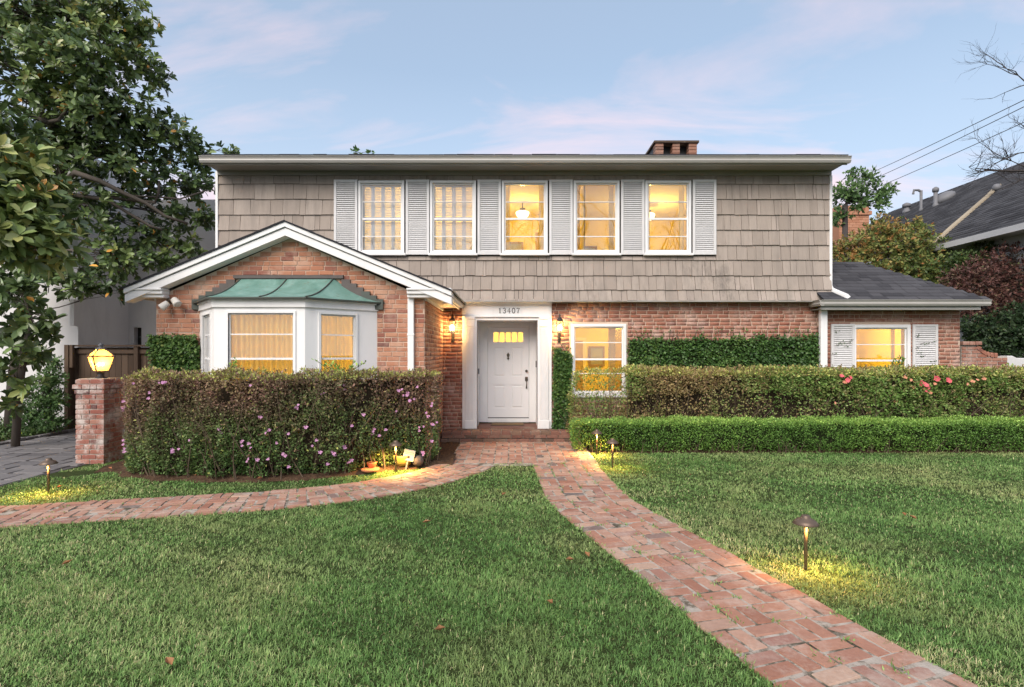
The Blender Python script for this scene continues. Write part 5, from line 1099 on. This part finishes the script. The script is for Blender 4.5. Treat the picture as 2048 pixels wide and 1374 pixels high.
# small weeds in the path joints
P = []; 
for _ in range(230):
    s = random.uniform(0, 6.8); p, t_ = frame_at(PR, LR, s); n_ = np.array([t_[1], -t_[0]]); u = (random.choice((-2, -1, 0, 1, 2))*.26 if random.random() < .6 else random.choice((-.52, .52)))+random.uniform(-.02, .02); c = p+n_*u
    for _ in range(random.randint(4, 16)): P.append((c[0]+random.gauss(0, .028), c[1]+random.gauss(0, .028), .014))
for _ in range(170):
    s = random.uniform(.5, 7.5); p, t_ = frame_at(PL, LL, s); n_ = np.array([t_[1], -t_[0]]); c = p+n_*(random.choice((-.46, .46, -.23, 0, .23))+random.uniform(-.02, .02))
    for _ in range(random.randint(3, 8)): P.append((c[0]+random.gauss(0, .025), c[1]+random.gauss(0, .025), .012))
P = np.array(P); n = len(P); V, Fc, tn, rn = leaf_geo(P, unit(rdir(n)*.8+np.array([0, 0, .6])), unit(rdir(n)+np.array([0, 0, 1.])), RG.uniform(.018, .042, n), RG.uniform(.006, .013, n), RG.uniform(.2, .7, n))
tag(mesh_obj('joint_weeds', fast_mesh('joint_weeds', V, Fc, {'tone': tn, 'rnd': rn}), M['grass']), 'tiny green weeds growing in the joints of the brick paths', 'weeds', kind='stuff')
# ================================================================== NEIGHBOURS, FENCE, WALLS
nb = empty('stucco_house', (-14, 14, 0), 'plain grey stucco neighbouring house behind the driveway and magnolia', 'house')
nw = [(gx(268, 15), gx(283, 15), gz(692, 15), gz(655, 15))]
wall_open(MB(), -11.2, -6.6, 0, 6.0, 15, 15.4, nw).build('wall', M['stucco'], nb); MB().box(-24, -10.45, 13.25, 15.39, 0, 6.7).build('wall', M['stucco'], nb); MB().box(-24, -6.6, 15.41, 24, 0, 5.9).build('wall', M['stucco'], nb)
a, b, c_, d_ = nw[0]; wf = MB().ring(a+.001, b-.001, c_, d_-.001, .025, 15.16, 15.2).build('window', M['iron'], nb); MB().box(a+.026, b-.026, 15.175, 15.18, c_+.026, d_-.026).build('pane', M['tan_room'], wf); MB().box(a+.026, b-.026, 15.16, 15.17, (c_+d_)/2-.012, (c_+d_)/2+.012).build('muntin', M['steel'], wf)
MB().tube([at(251, 650, 14.96), at(251, 575, 14.96), at(251, 500, 14.96)], .022, 8).build('drain_pipe', M['stucco'], nb); MB().box(gx(150, 13.2), gx(158, 13.2), 13.05, 13.24, gz(652, 13.2), gz(600, 13.2)).build('vent_duct', M['stucco'], nb)
MB().tube([at(228, 490, 15), at(228, 440, 15), at(228, 425, 15)], .04, 8).build('vent_pipe', M['steel'], nb); MB().box(gx(172, 15.6), gx(245, 15.6), 15.6, 16.4, 5.9, gz(408, 15.6)).build('parapet_box', M['stucco'], nb)
fe = empty('wood_fence', (-9, 12.9, 0), 'weathered dark board fence with top rail behind the lantern post', 'fence'); u = gx(142, 12.9)
while u < -6.2:
    w = random.uniform(.13, .155); MB().box(u, u+w-.008, 12.93+random.uniform(-.006, .006), 12.955, .04, 1.94).build('board', M['fence'], fe); u += w
for xx_ in (gx(143, 12.9), gx(276, 12.9), -6.9): bevel(MB().box(xx_-.05, xx_+.05, 12.82, 12.92, 0, 1.96).build('fence_post', M['fence'], fe), .006, 1)
MB().box(gx(138, 12.9), -6.2, 12.80, 12.98, 1.962, 2.00).build('top_rail', M['fence'], fe); MB().box(gx(142, 12.9), -6.2, 12.88, 12.925, .4, .49).build('rail', M['fence'], fe); MB().box(gx(142, 12.9), -6.2, 12.88, 12.925, 1.80, 1.89).build('rail', M['fence'], fe)
MB().box(gx(134, 12.8), gx(142, 12.8), 12.72, 12.80, 0, 2.0).build('fence_post', M['fence'], fe)
MB().box(gx(143, 12.8), gx(149, 12.8), 12.74, 12.80, gz(735, 12.8), 2.0).build('fence_post', M['fence'], fe)
# garden wall right of the side wing
gw = empty('garden_wall', (9.9, 11.9, 0), 'old brick garden wall with capped pier and scooped top beside the side wing', 'wall')
Yg = 11.85; g0, g1, g2, g3 = gx(1922, Yg), gx(1955, Yg), gx(1990, Yg), gx(2014, Yg); zt, zl = gz(690, Yg), gz(712, Yg)
m = MB(); m.box(g0, g1, Yg, Yg+.25, 0, zt); prof = [(g1, 0), (g3, 0), (g3, zl), (g2, zl)] + [(g2+(g1-g2)*math.sin(k*math.pi/12), zl+(zt-.03-zl)*(1-math.cos(k*math.pi/12))) for k in range(1, 7)]
m.prism(prof, 'y', Yg+.001, Yg+.22); m.build('wall_core', M['mortar_grey'], gw)
GB = SB[:0] or [soft_brick(900+i, .05) for i in range(6)]
for b_ in GB: b_.materials.append(M['brick_old'])
z = .6
while z < zt-.03:
    u = g0-(.1 if int(z/.08) % 2 else 0)
    while u < g3:
        a, b = max(u, g0), min(u+.215, g3); lim = zt if b < g1+.03 else (zl if a > g2-.06 else zl+(zt-zl)*max(0, 1-math.sqrt(max(0, (b-g1)/(g2-g1)))))
        if b-a > .05 and z+.07 <= lim+.005:
            o = bpy.data.objects.new('brick', random.choice(GB)); o.location = ((a+b)/2, Yg-.002, z+.035); o.rotation_euler = (math.pi/2, random.uniform(-.02, .02), 0); o.scale = (b-a-.016, .064, .03); link(o, gw)
        u += .22
    z += .08
for k in range(3):
    o = bpy.data.objects.new('brick', random.choice(GB)); w = (g1-g0+.06)/3; o.location = (g0-.02+w*(k+.5), Yg+.1, zt+.04); o.scale = (w-.01, .34, .075); link(o, gw)
for k in range(7):
    a = k*math.pi/14; x_ = g2+(g1-g2)*math.sin(a); z_ = zl+(zt-.03-zl)*(1-math.cos(a)); o = bpy.data.objects.new('brick', random.choice(GB)); o.location = (x_, Yg+.1, z_+.02); o.scale = (.06, .26, .10); o.rotation_euler = (0, -a, 0); link(o, gw)
sw = empty('stucco_wall', (11.5, 12, 0), 'low white stucco wall continuing from the brick garden wall', 'wall')
m = MB(); m.prism([(g3+.002, 0), (14, 0), (14, zl-.12), (gx(2034, Yg), zl-.04), (gx(2026, Yg), zl+.005), (g3+.002, zl+.005)], 'y', Yg, Yg+.2); bevel(m.build('wall_body', M['stucco_white'], sw), .02, 2)
MB().tube([at(2031, 743, Yg-.03), at(2060, 744, Yg-.03), at(2120, 747, Yg-.03)], .02, 7).build('handrail', M['iron'], sw); MB().tube([at(2032, 743, Yg), at(2031, 739, Yg-.04)], .025, 7).build('bracket', M['iron'], sw)
# far right neighbour: big grey roof
nr_ = empty('grey_roof_house', (16, 22, 0), 'neighbouring house with large grey shingle roof and vents beyond the side wing', 'house')
rdg = Vector((19.3, 0, 9.0)); eav = Vector((12.6, 0, 5.0)); ya, yb_ = 12.0, 28.2
du, dv = Vector((0, -1, 0)), (rdg-eav).normalized(); sl = (rdg-eav).length; o0 = Vector((12.6, yb_, 5.0))
V, Fc, R = shingle_rows(o0, du, dv, int(sl/.21)+1, lambda k: (0, yb_-ya), .21, .40, .014)
MB().poly([(12.6, yb_, 4.985), (12.6, ya, 4.985), (19.3, ya, 8.985), (19.3, yb_, 8.985)]).build('roof_deck', M['roof2'], nr_); rr_ = nr_
tag(mesh_obj('roof_shingles', fast_mesh('roof_shingles', V, Fc, {'rnd': R}), M['roof2'], nr_), kind='stuff')
MB().poly([(19.3, yb_, 8.98), (19.3, ya, 8.98), (26, ya, 5), (26, yb_, 5)]).build('roof_deck', M['roof2'], nr_); MB().box(13.1, 25.5, ya+.3, yb_-.3, 0, 5.0).build('wall', M['stucco_white'], nr_)
MB().box(12.50, 12.62, ya, yb_, 4.84, 5.0).build('eave_gutter', M['stucco_white'], nr_); MB().box(12.62, 13.1, ya, yb_, 4.86, 4.88).build('soffit', M['stucco_white'], nr_)
nrm = du.cross(dv).normalized()
def on_roof(px_, py_):
    c = Vector((0, 0, 1.8)); d_ = at(px_, py_, 10)-c; k = (o0-c).dot(nrm)/d_.dot(nrm); return c+d_*k
pts = [on_roof(*q) for q in ((1866, 491), (1905, 455), (1940, 425), (1978, 392), (1998, 372))]
m = MB(); w_ = Vector((0, .10, 0))
for p, q in zip(pts[:-1], pts[1:]): m.hexa([tuple(v) for v in (p-w_, p+w_, q+w_, q-w_, p-w_+nrm*.06, p+w_+nrm*.06, q+w_+nrm*.06, q-w_+nrm*.06)])
m.build('ridge_board', M['trim_wood'], nr_)
for px_, py_, h, r, cap in ((1813, 424, .32, .11, 1), (1842, 421, .85, .055, 0), (1871, 412, .68, .075, 1)):
    b = on_roof(px_, py_); v_ = MB().lathe([(r*1.6, -.1), (r*1.5, .06), (r, .10), (r, h)], b, 12).build('roof_vent', M['steel'], nr_, True)
    if cap: MB().lathe([(r*1.5, h-.10), (r*1.6, h-.02), (r*1.5, h+.04), (r*.5, h+.10)], b, 12).build('vent_cap', M['steel'], v_, True)
    else: MB().tube([b+Vector((0, 0, h-.05)), b+Vector((-.12, 0, h+.02)), b+Vector((-.30, 0, h+.02)), b+Vector((-.34, 0, h-.15))], .05, 7).build('vent_hook', M['steel'], v_)
b = on_roof(1890, 400); m = MB().ball((0, 0, 0), .42, 14, .55); m.build('roof_vent', M['steel'], nr_, True, loc=b+nrm*.08, rot=(0, -.54, 0))
b = on_roof(1996, 380); MB().ball((0, 0, 0), .13, 10).build('roof_vent', M['steel'], nr_, True, loc=b+nrm*.1)
oc = empty('brick_chimney', (14.8, 24, 0), 'orange brick chimney stack rising behind the autumn tree', 'chimney'); x0, x1 = gx(1678, 24), gx(1738, 24); zt = gz(430, 24)
MB().box(x0, x1, 24, 25, 0, zt).build('stack', M['orange_brick'], oc); MB().box(x0-.08, x1+.08, 23.92, 25.08, zt+.001, zt+.16).build('corbel', M['orange_brick'], oc)
for a, b in ((x0, x0+.16), (x0+.42, x0+.58), (x0+.85, x0+1.0), (x1-.16, x1)): MB().box(a, b, 24.0, 24.9, zt+.161, zt+.42).build('flue_pier', M['orange_brick'], oc)
for r_ in range(12):
    u = x0-(.14 if r_ % 2 else 0)
    while u < x1:
        a, b = max(u, x0), min(u+.28, x1)
        if b-a > .05: MB().box(a+.008, b-.008, 23.985, 24.02, zt-(r_+1)*.11+.008, zt-r_*.11-.006).build('brick', M['orange_brick'], oc)
        u += .29
# power lines
for (p0, p1, lab) in ((at(1560, 412, 46), at(2120, 165, 13), 'highest of three thin power lines above the grey roof'), (at(1560, 428, 46), at(2120, 178, 13.2), 'middle of three thin power lines above the grey roof'), (at(1560, 440, 46), at(2120, 212, 13.4), 'lowest of three thin power lines above the grey roof')):
    tag(MB().tube([p0.lerp(p1, k/14)+Vector((0, 0, -.35*math.sin(math.pi*k/14))) for k in range(15)], .011, 5).build('power_line', M['dead_twig']), lab, 'power line', 'power lines')
# ================================================================== TREES
def wiggle(a, b, n, amp, rr):
    a, b = Vector(a), Vector(b); out = [a]
    for k in range(1, n): out.append(a.lerp(b, k/n)+Vector((rr.uniform(-amp, amp), rr.uniform(-amp, amp), rr.uniform(-amp, amp)+amp*.6*math.sin(math.pi*k/n))))
    return out+[b]
def rosettes(C, Dv, per, L_, W_, tone, spread=.75, seed=0):
    """leaves fanned round each twig tip."""
    n = len(C); P = np.repeat(C, per, 0); ax = np.repeat(unit(Dv), per, 0); ang = np.tile(np.arange(per)*2.4, n)+np.repeat(RG.random(n)*6.28, per)
    h = np.where(np.abs(ax[:, 2:3]) < .9, np.array([[0, 0, 1.]]), np.array([[1., 0, 0]])); e1 = unit(np.cross(ax, h)); e2 = np.cross(ax, e1); rad = e1*np.cos(ang)[:, None]+e2*np.sin(ang)[:, None]
    el = RG.uniform(.15, 1.0, n*per)[:, None]; D = unit(ax*el+rad*spread+RG.normal(0, .14, (n*per, 3))); P = P-ax*np.tile(np.linspace(0, .07, per), n)[:, None]
    k = np.repeat(tone, per)+RG.normal(0, .10, n*per); return P, D, unit(ax+RG.normal(0, .2, (n*per, 3))), L_*RG.uniform(.65, 1.2, n*per), W_*RG.uniform(.75, 1.2, n*per), np.where(RG.random(n*per) < .012, .99, np.clip(k, 0, .92))
def blob_tree(name, label, base, forks, blobs, n_ros, per, leaf, mat, trunk_r, seed, bark='bark', tonebase=.4, cat='tree', up=.5, twig_n=160, shell=.55, big=True):
    rr = random.Random(seed); t = empty(name, base, label, cat); base = Vector(base); fk = [Vector(f) for f in forks]
    m = MB(); pts = [base-Vector((0, 0, .1))]+fk; m.tube(pts, [trunk_r*(1.15-.6*k/len(pts)) for k in range(len(pts))], 10); m.build('trunk', M[bark], t, True)
    vol = np.array([r**2.2 for _, r, _ in blobs]); cnt = np.maximum(4, (n_ros*vol/vol.sum())).astype(int); C, Dv, Tn = [], [], []; mm = MB()
    for (c, r, tn), k in zip(blobs, cnt):
        c = Vector(c); f = min(fk, key=lambda q: (q-c).length+max(0, q.z-c.z)*.6)
        limb = wiggle(f, c, 5, r*.14, rr); m = MB(); rb = max(.016, trunk_r*.30*min(1.3, r)); m.tube(limb, [rb*(1-.13*i) for i in range(6)], 7); m.build('branch', M[bark], t, True)
        d_ = rdir(k); q = (RG.random(k)**shell)[:, None]; p = np.array(c)+d_*q*r*np.array([1.0, 1.0, .88]); C.append(p); Dv.append(unit(d_*.8+np.array([0, -.12, up])+RG.normal(0, .25, (k, 3)))); Tn.append(np.full(k, tn)+RG.normal(0, .17, k))
        for i in range(int(twig_n*k/cnt.sum())):
            e = Vector(p[rr.randrange(k)]); s = limb[rr.choice((2, 3, 4, 5))]; mm.tube(wiggle(s, e, 3, r*.09, rr), [rb*.42, rb*.34, rb*.25, rb*.15], 5)
    if mm.V: tag(mm.build('twigs', M[bark], t), kind='stuff')
    C, Dv, Tn = np.concatenate(C), np.concatenate(Dv), np.concatenate(Tn)
    P, D, N, L_, W_, tn = rosettes(C, Dv, per, leaf, leaf*.40, Tn+tonebase); leaves('crown', M[mat], t, P, D, N, L_, W_, tn, big=big, fold=.12, droop=.12) if big else leaves('crown', M[mat], t, P, D, N, L_, W_*1.3, tn)
    return t
def PB(px_, py_, Y, rpx, tn=0.0): return (at(px_, py_, Y), rpx*Y/F, tn)
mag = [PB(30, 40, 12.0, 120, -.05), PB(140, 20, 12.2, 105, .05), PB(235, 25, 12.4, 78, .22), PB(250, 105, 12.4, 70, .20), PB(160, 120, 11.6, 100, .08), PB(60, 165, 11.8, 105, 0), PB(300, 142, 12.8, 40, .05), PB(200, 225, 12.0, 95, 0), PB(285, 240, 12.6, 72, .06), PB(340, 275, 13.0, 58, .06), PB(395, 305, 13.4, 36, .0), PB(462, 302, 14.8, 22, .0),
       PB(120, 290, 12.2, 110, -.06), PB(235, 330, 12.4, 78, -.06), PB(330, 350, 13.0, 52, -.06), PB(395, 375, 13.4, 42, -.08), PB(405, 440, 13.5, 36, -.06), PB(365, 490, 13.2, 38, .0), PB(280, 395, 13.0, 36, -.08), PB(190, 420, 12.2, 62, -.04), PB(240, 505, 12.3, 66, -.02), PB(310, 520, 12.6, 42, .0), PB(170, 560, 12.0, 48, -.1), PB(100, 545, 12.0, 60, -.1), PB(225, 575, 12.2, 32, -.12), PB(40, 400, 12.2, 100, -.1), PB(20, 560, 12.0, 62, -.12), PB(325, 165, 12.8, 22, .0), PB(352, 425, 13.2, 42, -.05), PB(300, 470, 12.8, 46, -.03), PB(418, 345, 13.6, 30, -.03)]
bz = at(22, 860, 12.3); fk = [at(30, 760, 12.3), at(48, 640, 12.3), at(70, 520, 12.3), at(110, 400, 12.3), at(140, 280, 12.3), at(170, 150, 12.2)]
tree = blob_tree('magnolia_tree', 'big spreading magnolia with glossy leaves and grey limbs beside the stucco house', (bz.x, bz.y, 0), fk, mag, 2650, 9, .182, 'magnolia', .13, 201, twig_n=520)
for pts, r in (([(150, 345), (200, 362), (245, 385), (290, 405), (330, 432), (375, 447)], .085), ([(185, 395), (215, 400), (255, 425), (300, 452), (325, 460)], .06), ([(95, 245), (118, 240), (130, 225), (140, 205)], .06), ([(60, 230), (95, 245)], .07), ([(140, 500), (160, 505), (190, 520), (240, 545)], .05), ([(310, 405), (318, 385), (318, 362)], .05), ([(0, 72), (40, 68), (70, 78)], .07), ([(330, 395), (360, 398), (410, 382)], .03)):
    P3 = [at(a, b, 11.45+.0050*max(0, a-100)) for a, b in pts]; near_f = min(fk, key=lambda q: (q-P3[0]).length); P3 = [near_f, near_f.lerp(P3[0], .55)+Vector((0, 0, .08))]+P3
    MB().tube(P3, [r*.72*(1.2-.10*k) for k in range(len(P3))], 8).build('branch', M['bark'], tree, True)
near = [PB(20, 470, 7.6, 85, .30), PB(95, 480, 7.9, 70, .28), PB(40, 400, 7.8, 70, .25), PB(20, 330, 7.8, 75, .22), PB(85, 395, 8.2, 55, .18), PB(-30, 430, 7.4, 95, .2), PB(125, 440, 8.3, 38, .2), PB(20, 265, 8.2, 55, .12)]
blob_tree('magnolia_tree', 'bright green leafy magnolia reaching over the driveway in front of the larger one', (-9.6, 7.8, 0), [(-9.55, 7.8, 1.6), (-9.3, 7.8, 3.0), (-8.6, 7.7, 4.0)], near, 330, 9, .23, 'magnolia', .12, 203, twig_n=90)
yng = [PB(40, 590, 10.6, 45, 0), PB(85, 640, 10.7, 34, .05), PB(20, 650, 10.5, 50, 0), PB(110, 672, 10.8, 24, .12), PB(20, 730, 10.4, 48, -.02), PB(50, 700, 10.5, 36, .0), PB(15, 810, 10.3, 36, -.02), PB(60, 770, 10.5, 24, .1)]
blob_tree('young_magnolia', 'slender young magnolia with drooping leaf clusters at the driveway edge', (at(30, 870, 10.6).x, 10.6, 0), [at(38, 780, 10.6), at(50, 700, 10.6), at(62, 640, 10.6)], yng, 95, 8, .24, 'magnolia', .065, 205, tonebase=.30, twig_n=60, up=.2)
def leafy(name, label, blobs, n, leaf, mat, base, seed, tonebase=.4, cat='tree', trunk=.07, bark='bark', twig_n=140, per=5, shell=.5):
    return blob_tree(name, label, base, [Vector(base)+Vector((0, 0, .5)), Vector(blobs[0][0])-Vector((0, 0, blobs[0][1]*.7))], blobs, n, per, leaf, mat, trunk, seed, bark, tonebase, cat, .25, twig_n, shell, False)
b = at(100, 850, 12.4); leafy('leafy_shrub', 'fine leaved green shrub in front of the stucco wall by the fence', [PB(100, 760, 12.2, 32), PB(80, 800, 12.1, 36), PB(112, 800, 12.2, 26), PB(105, 725, 12.3, 20, .1), PB(60, 840, 12, 34, -.1), PB(105, 840, 12.0, 30, -.15)], 1000, .075, 'tree_light', (b.x, b.y, 0), 301, .1, 'shrub', .03)
b = at(1770, 700, 17); leafy('autumn_tree', 'bushy tree turning orange and green behind the side wing roof', [PB(1720, 500, 16.6, 48, .18), PB(1765, 470, 16.8, 48, .22), PB(1795, 505, 16.5, 58, .05), PB(1845, 500, 16.5, 48, .0), PB(1700, 545, 16.3, 40, .18), PB(1750, 550, 16.2, 55, .08), PB(1810, 550, 16.2, 55, -.05), PB(1860, 545, 16, 50, -.08), PB(1830, 460, 16.9, 32, .1), PB(1770, 600, 16, 60, -.1), PB(1890, 590, 15.8, 50, -.1), PB(1680, 500, 16.8, 24, .2)], 3400, .12, 'tree_mixed', (b.x, b.y, 0), 303, .48, 'tree', .12)
b = at(2000, 760, 14.5); leafy('maroon_shrub', 'large maroon leaved shrub behind the brick garden wall', [PB(1950, 560, 14.2, 58), PB(2010, 540, 14.2, 62), PB(2050, 500, 14.4, 52), PB(1915, 560, 14.4, 34, .1), PB(2040, 590, 14, 60), PB(1980, 610, 14, 52), PB(1925, 610, 14.2, 36, .05), PB(2090, 560, 14, 70), PB(2000, 655, 13.9, 45, .1)], 3000, .085, 'maroon', (b.x, b.y, 0), 305, .38, 'shrub', .09, twig_n=320)
b = at(2010, 760, 13.3); leafy('evergreen_bush', 'very dark evergreen bush just behind the garden wall', [PB(1950, 655, 13.4, 36), PB(2000, 660, 13.3, 45), PB(2050, 640, 13.2, 45), PB(1960, 695, 13.3, 34), PB(2030, 690, 13.2, 40), PB(1990, 700, 13.2, 30)], 1700, .09, 'evergreen', (b.x, b.y, 0), 307, .25, 'shrub', .06)
b = at(2040, 700, 15.4); leafy('green_tree', 'green leafy tree hanging over the eave of the grey roofed house', [PB(2010, 478, 15.0, 36, .0), PB(2045, 470, 15, 40, .05), PB(1970, 505, 15.2, 36, -.1), PB(1925, 525, 15.2, 32, -.1), PB(2080, 480, 15, 45)], 1300, .10, 'tree_mixed', (b.x, b.y, 0), 309, .22, 'tree', .07)
b = at(1690, 700, 21); leafy('airy_tree', 'airy light green tree with open branches beside the upper wall', [PB(1690, 385, 20, 34), PB(1735, 355, 20.2, 26), PB(1765, 385, 20.2, 26), PB(1720, 400, 20, 28), PB(1700, 345, 20.4, 14), PB(1680, 430, 20, 24), PB(1755, 410, 20, 20), PB(1785, 375, 20.2, 10)], 420, .17, 'tree_light', (b.x, b.y, 0), 311, .25, 'tree', .12, 'dead_twig', 150, 4, .6)
b = at(725, 420, 27); leafy('distant_tree', 'top of a distant tree just showing above the main roof ridge', [PB(712, 300, 27, 10), PB(738, 304, 27, 8), PB(725, 330, 27, 26)], 90, .2, 'tree_light', (b.x, b.y, 0), 313, .1, 'tree', .12, 'dead_twig', 40, 4)
# bare tree leaning in from beyond the right edge
def bare_tree(name, label, base, top, mains, seed, r0, depth=4, cat='tree', extra=None, grp=None):
    rr = random.Random(seed); t = empty(name, base, label, cat); MB().tube(wiggle(base, top, 6, .08, rr), [r0*(1-.09*k) for k in range(7)], 9).build('trunk', M['dead_twig'], t, True); m = MB()
    def grow(p, d_, L_, r, k):
        pts = [p]; q = p.copy(); dd = d_.normalized()
        for i in range(5): dd = (dd+Vector((rr.uniform(-.28, .28), rr.uniform(-.28, .28), rr.uniform(-.16, .24)))).normalized(); q = q+dd*L_/5; pts.append(q.copy())
        m.tube(pts, [r*(1-.14*i) for i in range(6)], 5 if k > 1 else 4)
        if k:
            for i in range(rr.choice((3, 4, 5))):
                s = pts[rr.choice((1, 2, 3, 4, 5))]; nd = (dd+Vector((rr.uniform(-1, 1), rr.uniform(-1, 1), rr.uniform(-.6, .8)))).normalized(); grow(s, nd, L_*rr.uniform(.42, .68), r*.48, k-1)
    for p, d_, L_, r in mains: grow(Vector(p), Vector(d_), L_, r, depth)
    tag(m.build('branches', M['dead_twig'], t), kind='stuff'); return t
bt = at(2110, 330, 12.5)
bare_tree('bare_tree', 'bare winter tree reaching in over the grey roofed house', (12.9, 12.5, 0), (12.9, 12.5, 6.4), [(at(2110, 345, 12.5), (-1, -.1, .12), 1.7, .035), (at(2110, 300, 12.5), (-1, 0, -.15), 1.2, .026), (at(2130, 200, 12.5), (-1, 0, .25), 1.5, .024), (at(2110, 360, 12.5), (-1, .1, .5), 1.2, .022), (at(2110, 240, 12.5), (-.8, 0, -.3), .9, .018), ((12.9, 12.5, 6.3), (.1, 0, 1), 2, .05)], 401, .13, 3)
# street trees across the road behind the camera: they show as reflections in the panes
for i, (x, y, s) in enumerate(((-5.5, -15, 41), (2.5, -17, 43), (9.5, -15, 47))):
    bare_tree('street_tree', ['bare street tree opposite the gable wing, mirrored in the upper panes', 'bare street tree opposite the front door, mirrored in the upper panes', 'bare street tree opposite the side wing, mirrored in the upper panes'][i], (x, y, 0), (x+.3, y, 5.2), [((x+.3, y, 5.0), (a, .2, b), 5.2, .16) for a, b in ((-1, .7), (1, .6), (.2, 1.2), (-.5, 1.0), (.6, 1.1))], s, .32, 4, grp='street trees')
# ground cover at the far left and its stone edging
n = 9000; x = RG.uniform(-13.5, -10.15, n); y = RG.uniform(8.0, 13.1, n); k = ~((x > -10.5) & (y > 12.8)); x, y = x[k], y[k]; n = len(x); P = np.stack([x, y, RG.uniform(.02, .20, n)*(1+.4*np.sin(x*3+y*2))], 1)
V, Fc, tn, rn = leaf_geo(P, unit(rdir(n)+np.array([0, -.2, .4])), unit(rdir(n)*.6+np.array([0, 0, 1.])), RG.uniform(.06, .12, n), RG.uniform(.035, .06, n), RG.random(n)); tag(mesh_obj('ground_cover', fast_mesh('ground_cover', V, Fc, {'tone': tn, 'rnd': rn}), M['cover']), 'low dark green ground cover bed along the driveway', 'ground cover', kind='stuff')
tag(MB().poly([(-20, 7.5, .012), (-10.12, 7.5, .012), (-10.12, 13.2, .012), (-20, 13.2, .012)]).build('planting_bed', M['soil']), kind='structure')
ed = empty('driveway_edging', (-10.1, 11, 0), 'line of rough stones edging the driveway along the ground cover', 'edging'); yy = 7.6
while yy < 13:
    w = random.uniform(.16, .3); bevel(MB().box(-10.16, -10.03, yy, yy+w-.02, 0, random.uniform(.05, .085)).build('stone', M['stone'], ed), .02, 2); yy += w
